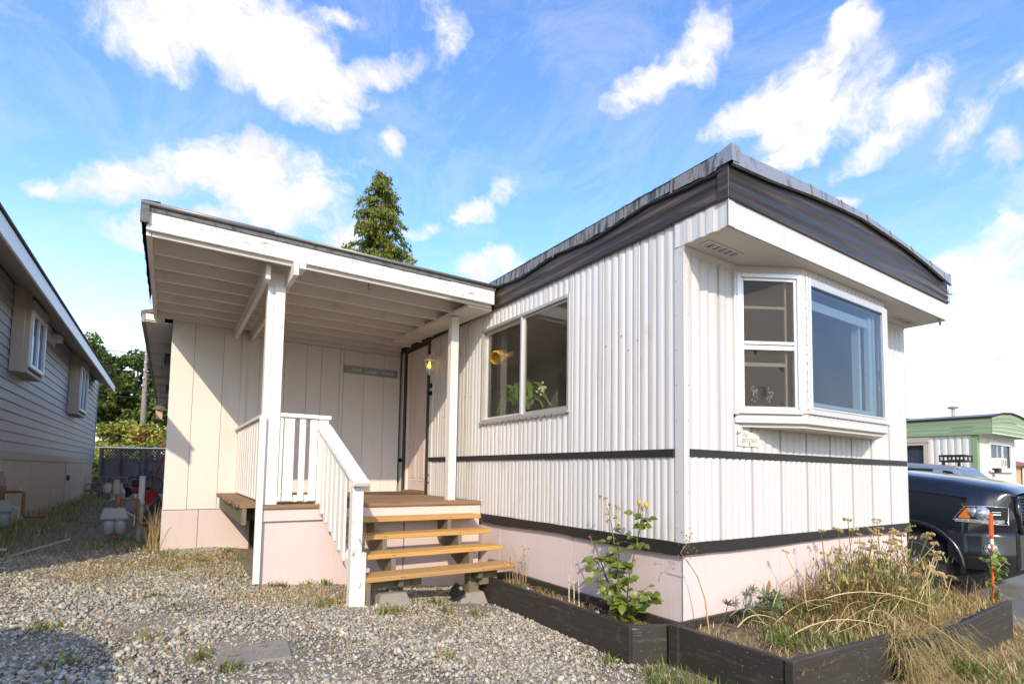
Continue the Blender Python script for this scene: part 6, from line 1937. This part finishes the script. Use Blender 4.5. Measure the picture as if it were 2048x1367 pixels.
def build_truck():
    P = truck
    xc, gz = 6.3, -.24
    yn = -.42                                   # nose
    ya, ra, za = .56, .52, .17                  # front wheel: centre along y, arch radius, axle height

    def shape(y):
        """half section of the front end from the centre line down the side: (distance in from the side, z)"""
        s = np.interp(y, [-.42, -.30, -.10, .2, .6, 1.4], [0, .25, .55, .8, .95, 1.])
        corner = np.interp(y, [-.42, -.38, -.30, -.18, -.02, .15], [.36, .25, .15, .07, .02, 0])
        zc = np.interp(y, [-.42, -.36, -.2, .2, .8, 1.5], [1.13, 1.19, 1.245, 1.325, 1.40, 1.43])
        ze = np.interp(y, [-.42, -.36, -.2, .2, .8, 1.5], [1.07, 1.12, 1.165, 1.255, 1.335, 1.365])
        zs = ze - .05 - .05 * s
        return corner, zc, ze, zs
    ys = np.concatenate([np.linspace(yn, 1.5, 49)])
    for side in (-1, 1):
        rows = []
        for y in ys:
            c, zc, ze, zs = shape(y)
            dy = abs(y - ya)
            arch_z = za + math.sqrt(max(ra * ra - dy * dy, 0)) if dy < ra else .20
            zb = max(arch_z, .60 if y < ya - ra * .83 else .20)
            zm = np.interp(y, [-.42, .2, 1.5], [.86, .90, .92])
            zb = min(zb, zm - .10)
            bul = .02 * math.exp(-((dy - ra) / .16) ** 2)
            pts = [(1.0, zc), (.72, zc - .004), (.45, zc - .018), (.30, ze + .022), (.20 + c * .35, ze), (.135 + c * .6, zs + .015), (.075 + c * .8, zs - .06), (.03 + c, zs - .15), (.012 + c - .0, zm), (.0 + c - bul, zm * .55 + zb * .45), (.004 + c - bul * 1.5, zb)]
            rows.append([(xc + side * (1.0 - d), y, z) for d, z in pts])
        if side > 0: rows = rows[::-1]
        o = MB().grid(rows).build('front_body', M['truck'], P, smooth=True)
        md = o.modifiers.new('smooth', 'SUBSURF'); md.levels = 1; md.render_levels = 1
        # wheel arch flare
        pts = []
        for a in np.linspace(-.25, math.pi + .1, 22):
            pts.append((xc + side * 1.005, ya + (ra + .02) * math.cos(a), za + (ra + .02) * math.sin(a)))
        MB().tube(pts, .032, 8).build('arch_flare', M['truck_trim'], P, smooth=True)
        # headlight: dark housing, amber corner, projector and a light strip, following the corner of the body
        def face(y, z, out):
            c, *_ = shape(y)
            return (xc + side * (1.0 - c + out), y - out * .55 * min(1, c * 5), z)
        hy = np.linspace(.10, -.36, 16)
        top = np.interp(hy, [-.36, -.2, -.02, .10], [.945, .955, .945, .78])
        bot = np.interp(hy, [-.36, .02, .10], [.735, .755, .775])
        rows = [[face(y, b_ + (t_ - b_) * k / 4, .022) for y, t_, b_ in zip(hy, top, bot)] for k in range(5)]
        h = MB().grid(rows if side < 0 else [r[::-1] for r in rows]).build('headlight', M['truck_trim'], P, smooth=True)
        rows = [[face(y, z0 + (z1 - z0) * k / 3, .036) for y, z0, z1 in ((.045, .80, .815), (.01, .80, .865), (-.03, .80, .925), (-.06, .80, .935))] for k in range(4)]
        MB().grid(rows if side < 0 else [r[::-1] for r in rows]).build('turn_signal', M['amber'], h)
        for k in range(4):
            q0, q1 = face(.03, .815 + k * .03, .04), face(-.055, .815 + k * .03, .04)
            MB().bar(q0, q1, .006, .004).build('signal_rib', M['rust'], h)
        q = Vector(face(-.16, .865, .0))
        MB().sphere(q, .088, 16, 10).build('projector', M['lamp_lens'], h, smooth=True)
        q2 = Vector(face(-.085, .875, .0))
        MB().sphere(q2, .066, 12, 8).build('reflector', M['lamp_lens'], h, smooth=True)
        rows = [[face(y, z, .036) for y in np.linspace(.08, -.33, 12)] for z in (.752, .772, .792)]
        MB().grid(rows if side < 0 else [r[::-1] for r in rows]).build('light_strip', M['lamp_lens'], h)
        MB().tube([face(-.245, .885, .03), face(-.31, .885, .03), face(-.31, .855, .03), face(-.245, .855, .03), face(-.245, .885, .03)], .004, 4).build('lamp_bracket', M['chrome'], h)
        ol = [face(y, z, .026) for y, z in zip(hy, top)] + [face(y, z, .026) for y, z in zip(hy[::-1], bot[::-1])]
        MB().tube(ol + [ol[0]], .006, 5).build('lamp_border', M['chrome'], h, smooth=True)
        # bumper wing
        yy = np.linspace(.16, -.40, 16)
        rows = []
        for z, o_ in ((.175, -.02), (.20, .015), (.40, .030), (.42, .022), (.58, .030), (.63, .02), (.645, -.02)):
            rows.append([face(y, z + (.0 if z > .3 else .12 * np.clip((y - .02) / .14, 0, 1)), o_) for y in yy])
        MB().grid(rows if side < 0 else [r[::-1] for r in rows]).build('bumper', M['truck_trim'], P, smooth=True)
        q = Vector(face(-.22, .44, .02))
        MB().lathe([(.07, 0), (.07, .02), (.05, .035), (.02, .04)], q, 14, (side * .75, -.65, 0)).build('fog_lamp', M['lamp_lens'], P)
        # wheels front and rear
        for (yw, nm) in ((ya, 'wheel'), (ya + 3.65, 'wheel')):
            xw = xc + side * .93
            ax = (side, 0, 0)
            w = MB().lathe([(.26, -.26), (.36, -.265), (.405, -.22), (.415, -.13), (.405, -.03), (.36, .012), (.27, .0)], (xw, yw, gz + .412), 28, ax).build(nm, M['tyre'], P, smooth=True)
            MB().lathe([(.27, -.02), (.262, .004), (.245, -.01), (.235, -.06), (.06, -.035), (.055, .0), (.02, .005)], (xw, yw, gz + .412), 28, ax).build('rim', M['chrome'], w, smooth=True)
            for k in range(8):
                an = k * math.pi / 4 + .2
                MB().lathe([(.034, 0), (.034, .006)], (xw + side * -.045, yw + .165 * math.cos(an), gz + .412 + .165 * math.sin(an)), 8, ax).build('rim_hole', M['rubber'], w)
    MB().box(xc - .86, xc + .86, -.15, 1.45, -.02, .72).build('underbody', M['rubber'], P)
    # nose: bumper middle, grille with slats
    MB().box(xc - .68, xc + .68, yn - .02, yn + .12, .18, .635).build('bumper', M['truck_trim'], P, bevel=.03)
    g = MB().box(xc - .66, xc + .66, yn + .03, yn + .08, .62, 1.09).build('grille', M['rubber'], P)
    f = [(xc - .66, 1.06), (xc - .60, .70), (xc - .50, .645), (xc + .50, .645), (xc + .60, .70), (xc + .66, 1.06)]
    MB().tube([(x, yn - .0, z) for x, z in f] + [(f[0][0], yn, f[0][1])], .036, 8).build('grille_frame', M['truck'], g, smooth=True)
    for k in range(9):
        z = .70 + k * .04
        MB().box(xc - .60, xc + .60, yn - .012, yn + .025, z, z + .02).build('slat', M['engine'], g, bevel=.003)
    MB().bar((xc - .50, yn - .015, .74), (xc, yn - .025, .88), .02, .07, (0, -1, 0)).bar((xc + .50, yn - .015, .74), (xc, yn - .025, .88), .02, .07, (0, -1, 0)).build('grille_bar', M['truck'], g, bevel=.006)
    # cab, windows, bed
    sec = [(1.45, 1.38), (2.25, 1.62), (2.45, 1.70), (4.0, 1.72), (4.25, 1.64), (4.4, 1.02)]
    MB().prism([(xc - .97, 1.45, .25)] + [(xc - .97, y, min(z, 1.08)) for y, z in ((1.45, 1.08), (4.4, 1.08))] + [(xc - .97, 4.4, .25)], (1.94, 0, 0)).build('cab_body', M['truck'], P, bevel=.03)
    b = MB()
    cab = [(1.42, 1.38), (2.3, 1.70), (2.6, 1.74), (3.9, 1.74), (4.2, 1.68), (4.4, 1.08), (1.42, 1.08)]
    lo = [(xc - .93, y, z) if z < 1.4 else (xc - .76, y, z) for y, z in cab]
    hi = [(2 * xc - q[0], q[1], q[2]) for q in lo]
    n = len(cab)
    b.add(lo + hi, [tuple(range(n - 1, -1, -1)), tuple(range(n, 2 * n))] + [(i, (i + 1) % n, n + (i + 1) % n, n + i) for i in range(n)])
    b.build('cab', M['truck'], P, bevel=.02)
    for side in (-1, 1):
        for (a, c) in ((2.0, 2.95), (3.05, 3.95)):
            MB().add([(xc + side * .925, a - .3 * (a < 2.5), 1.14), (xc + side * .925, c, 1.14), (xc + side * .79, c - .02, 1.64), (xc + side * .79, a + .25 * (a < 2.5), 1.64)], [(0, 1, 2, 3)]).build('side_window', M['glass_car'], P)
        MB().box(xc + side * 1.08 - .1, xc + side * 1.08 + .1, 1.95, 2.05, 1.12, 1.38).build('mirror', M['truck_trim'], P, bevel=.03)
    MB().add([(xc - .82, 1.44, 1.392), (xc + .82, 1.44, 1.392), (xc + .70, 2.28, 1.70), (xc - .70, 2.28, 1.70)], [(0, 1, 2, 3)]).build('windscreen', M['glass_car'], P)
    BOX('bed', M['truck'], P, xc - .98, xc + .98, 4.45, 6.2, .25, 1.12, .03)
    MB().box(xc - 1.0, xc + 1.0, 6.2, 6.32, .2, .42).build('rear_bumper', M['chrome'], P, bevel=.02)


build_truck()


def build_suv():
    S = thing('silver_car', 'silver car with black roof rack parked behind the black truck', 'car', (13.3, 3, -.25))
    xl, xr = 12.4, 14.25
    xm = (xl + xr) / 2
    prof = [(-.1, .2), (-.15, .75), (.1, .92), (1.55, 1.12), (4.9, 1.15), (5.05, .7), (5.0, .2)]
    MB().prism([(xl, y, z - .25) for y, z in prof], (xr - xl, 0, 0)).build('body', M['suv'], S, bevel=.06)
    roof = [(1.60, 1.11), (2.30, 1.80), (2.55, 1.87), (3.3, 1.925), (4.4, 1.90), (4.75, 1.78), (5.0, 1.13)]
    lo = [(xl + (.05 if z < 1.2 else .22), y, z - .25) for y, z in roof]
    hi = [(2 * xm - q[0], q[1], q[2]) for q in lo]
    n = len(roof)
    MB().add(lo + hi, [tuple(range(n - 1, -1, -1)), tuple(range(n, 2 * n))] + [(i, (i + 1) % n, n + (i + 1) % n, n + i) for i in range(n)]).build('cabin', M['suv'], S, bevel=.05)

    def win(pts, nm):
        q = []
        for y, z in pts:
            f = (z - 1.12) / (1.82 - 1.12)
            q.append((xl + .05 + .17 * f - .012, y, z - .25))
        MB().add(q, [tuple(range(len(q)))]).build(nm, M['glass_car'], S)
    win([(1.86, 1.19), (2.52, 1.19), (2.52, 1.74), (2.36, 1.72)], 'side_window')
    win([(2.72, 1.19), (3.35, 1.19), (3.35, 1.80), (2.72, 1.77)], 'side_window')
    win([(3.47, 1.19), (4.4, 1.19), (4.3, 1.78), (3.47, 1.80)], 'side_window')
    MB().add([(xl + .10, 1.63, .895), (xr - .10, 1.63, .895), (xr - .27, 2.28, 1.54), (xl + .27, 2.28, 1.54)], [(0, 1, 2, 3)]).build('windscreen', M['glass_car'], S)
    for y in (.75, 4.05):
        for x, s in ((xl + .02, -1), (xr - .02, 1)):
            w = MB().lathe([(.2, -.2), (.33, -.2), (.35, -.1), (.33, .0), (.22, .01)], (x, y, .10), 20, (s, 0, 0)).build('wheel', M['tyre'], S, smooth=True)
            MB().lathe([(.22, 0), (.05, .015)], (x, y, .10), 16, (s, 0, 0)).build('rim', M['chrome'], w)
    R = thing('roof_rack', 'black basket roof rack on the silver car', 'roof rack', (13.0, 2.4, 1.7))
    xl, xr = 12.45, 13.55
    b = MB()
    z0, z1 = 1.71, 1.84
    for (z) in (z0, z1):
        pts = [(xl + .28, 2.15, z), (xr - .28, 2.15, z), (xr - .28, 2.62, z), (xl + .28, 2.62, z), (xl + .28, 2.15, z)]
        b.tube(pts, .022, 6)
    for k in range(7):
        y = 2.15 + k * .078
        b.tube([(xl + .28, y, z0), (xr - .28, y, z0)], .016, 5)
        b.tube([(xl + .28, y, z0), (xl + .28, y, z1)], .016, 5).tube([(xr - .28, y, z0), (xr - .28, y, z1)], .016, 5)
    b.build('basket', M['rubber'], R)
    tag(MB().tube([(xl + .3, 2.25, 1.58), (xl + .3, 2.25, z0)], .03, 6).tube([(xl + .3, 2.55, 1.60), (xl + .3, 2.55, z0)], .03, 6).build('foot', M['rubber'], R), kind='stuff')
    BOX('strap_pad', M['galv'], R, xl + .45, xr - .45, 2.2, 2.5, z0 + .018, z0 + .05)


build_suv()


def build_green_home():
    P = thing('green_trimmed_home', 'white ribbed mobile home with green fascia at the right edge', 'mobile home', (22.5, 10, -.3))
    x0, x1, y0, y1 = 20.6, 24.85, 4.1, 18.
    zs, zt = -.3, 2.86
    us = np.arange(y0, 9.5, .41)
    wall_panels(P, 'x', x0, -1, [round(float(u), 3) for u in us] + [9.6], [(zs, zt, .205, .03)], [(5.52, 6.9, 1.1, 2.62)], M['white_metal'], lap=False)
    MB().box(x0, x0 + .03, 9.6, y1, zs, zt).build('side_wall', M['white_metal'], P)
    us = [round(x0 + .41 * k, 3) for k in range(11)] + [x1]
    wall_panels(P, 'y', y0, -1, us, [(zs, zt, .13, .008)], [(21.75, 24.25, 1.62, 2.66)], M['white_metal'], lap=False)
    BOX('corner_trim', M['green_trim'], P, x0 - .04, x0 + .20, y0 - .035, y0 - .012, zs, zt)
    BOX('corner_trim', M['green_trim'], P, x0 - .045, x0 - .032, y0 - .03, y0 + .12, zs, zt)
    BOX('side_wall', M['white_metal'], P, x1 - .02, x1 + .02, y0, y1, zs, zt)
    ar = lambda x: float(np.interp(x, [20.3, 21.5, 22.6, 23.7, 25.1], [3.40, 3.60, 3.68, 3.62, 3.42]))
    for k in range(4):
        za, zb = 2.84 + k * .138, 2.84 + (k + 1) * .138
        BOX('fascia_board', M['green_trim'], P, x0 - .12 + .012 * (k % 2), x0 - .06, y0 - .46, 12., za, zb - .008)
    xs = np.linspace(x0 - .11, x1 + .1, 14)
    for k in range(5):
        rows = [[(x, y0 - .46 - .01 * (k % 2), 2.90 + (ar(x) - 2.93) * t) for x in xs] for t in (k / 5, (k + 1) / 5 - .015)]
        MB().grid(rows).build('fascia_board', M['green_trim'], P)
    BOX('soffit', M['green_trim'], P, x0 - .06, x1 + .06, y0 - .44, y0 - .014, 2.862, 2.88)
    MB().grid([[(x, y, ar(x) + .03) for x in np.linspace(x0 - .16, x1 + .15, 14)] for y in (y0 - .5, y1)]).build('roof', M['gutter'], P, smooth=True)
    MB().tube([(x, y0 - .50, ar(x) + .02) for x in np.linspace(x0 - .14, x1 + .12, 14)], .025, 5).build('roof_edge', M['tar'], P)
    MB().tube([(x0 - .14, y0 - .5, ar(x0 - .14) + .01), (x0 - .14, y1, ar(x0 - .14) + .01)], .035, 5).build('roof_edge', M['tar'], P)
    # windows
    w = MB().frame('y', y0 - .005, 21.75, 24.25, 1.62, 2.66, .10, -.05).build('window', M['white_vinyl'], P)
    BOX('pane', M['glass_bay'], w, 21.86, 23.25, y0 + .01, y0 + .02, 1.72, 2.56)
    BOX('pane', M['glass_bay'], w, 23.33, 24.15, y0 + .01, y0 + .02, 1.72, 2.56)
    BOX('mullion', M['white_vinyl'], w, 23.25, 23.33, y0 - .03, y0 + .03, 1.72, 2.56)
    BOX('mullion', M['white_vinyl'], w, 22.72, 22.76, y0 - .01, y0 + .008, 1.72, 2.56)
    BOX('curtain', M['white_vinyl'], w, 21.86, 22.35, y0 + .05, y0 + .08, 1.72, 2.56)
    BOX('curtain', M['interior'], w, 22.4, 24.2, y0 + .3, y0 + .33, 1.5, 2.7)
    BOX('sill', M['white_vinyl'], w, 21.7, 24.3, y0 - .10, y0 - .056, 1.55, 1.615)
    w = MB().frame('x', x0 - .03, 5.52, 6.9, 1.1, 2.62, .10, -.05).build('window', M['tan_trim'], P)
    BOX('pane', M['glass_bay'], w, x0 + .01, x0 + .02, 5.62, 6.8, 1.2, 2.52)
    BOX('head_board', M['tan_trim'], w, x0 - .10, x0 - .03, 5.45, 7.0, 2.625, 2.80)
    BOX('curtain', M['interior'], w, x0 + .3, x0 + .33, 5.3, 7.2, 1.0, 2.7)
    MB().tube([(22.2, 5.2, 3.4), (22.2, 5.2, 3.98)], .06, 8).lathe([(.16, 0), (.18, .06), (.04, .1)], (22.2, 5.2, 3.98), 10).build('roof_vent', M['galv'], P)
    MB().box(21.1, 21.7, 6.4, 7.1, 3.5, 3.66).build('roof_hatch', M['rust'], P, bevel=.03)
    A = thing('air_conditioner', 'small white window air conditioner on the green trimmed home', 'air conditioner', (22.3, 4., 1.66))
    BOX('case', M['white_plastic'], A, 21.86, 22.62, y0 - .30, y0 - .012, 1.68, 2.06, .02)
    for k in range(4):
        BOX('vent_grille', M['tan_wall'], A, 21.92 + k * .09, 21.98 + k * .09, y0 - .306, y0 - .301, 1.76, 2.0)
    MB().lathe([(.13, 0), (.13, .004)], (22.43, y0 - .30, 1.87), 16, (0, -1, 0)).build('fan_guard', M['galv'], A)
    BOX('bracket', M['engine'], A, 22.0, 22.3, y0 - .22, y0 - .105, 1.52, 1.679)
    # red roofed shed and its fence far right
    R = thing('red_roofed_shed', 'tan shed with red metal roof beyond the green trimmed home', 'shed', (36, 4, -.3))
    for k in range(14):
        BOX('wall_board', M['tan_wall'], R, 33.4 + k * .3, 33.68 + k * .3, 6.2, 6.24, -.3, 2.02)
    BOX('white_panel', M['white_metal'], R, 34.6, 35.5, 6.1, 6.15, -.3, 1.95)
    for k in range(9):
        MB().bar((33.0 + k * .55, 5.9, 2.02), (33.0 + k * .55, 8.6, 2.75), .52, .04).build('roof_sheet', M['red_roof'], R)
    BOX('wall', M['tan_wall'], R, 33.4, 37.8, 6.3, 9., -.3, 2.0)
    # unseen barrel shape added on the left to cast a shadow on the gravel
    B = thing('unseen_shade_caster', 'unseen curved roof block added to shade the gravel at the left', 'shed', (-7.3, -3.4, .4))
    cx, hw = -7.65, 2.8
    prof = [(cx - hw, .3)] + [(cx + hw * math.cos(a), 2.15 + 1.30 * math.sin(a)) for a in np.linspace(math.pi, 0, 21)] + [(cx + hw, .3)]
    MB().prism([(x, -2.3, z) for x, z in prof], (0, -2.6, 0)).build('body', M['green_trim'], B)
    BOX('door', M['white_vinyl'], B, -8.0, -7.0, -2.298, -2.26, .4, 2.3, .005)


build_green_home()
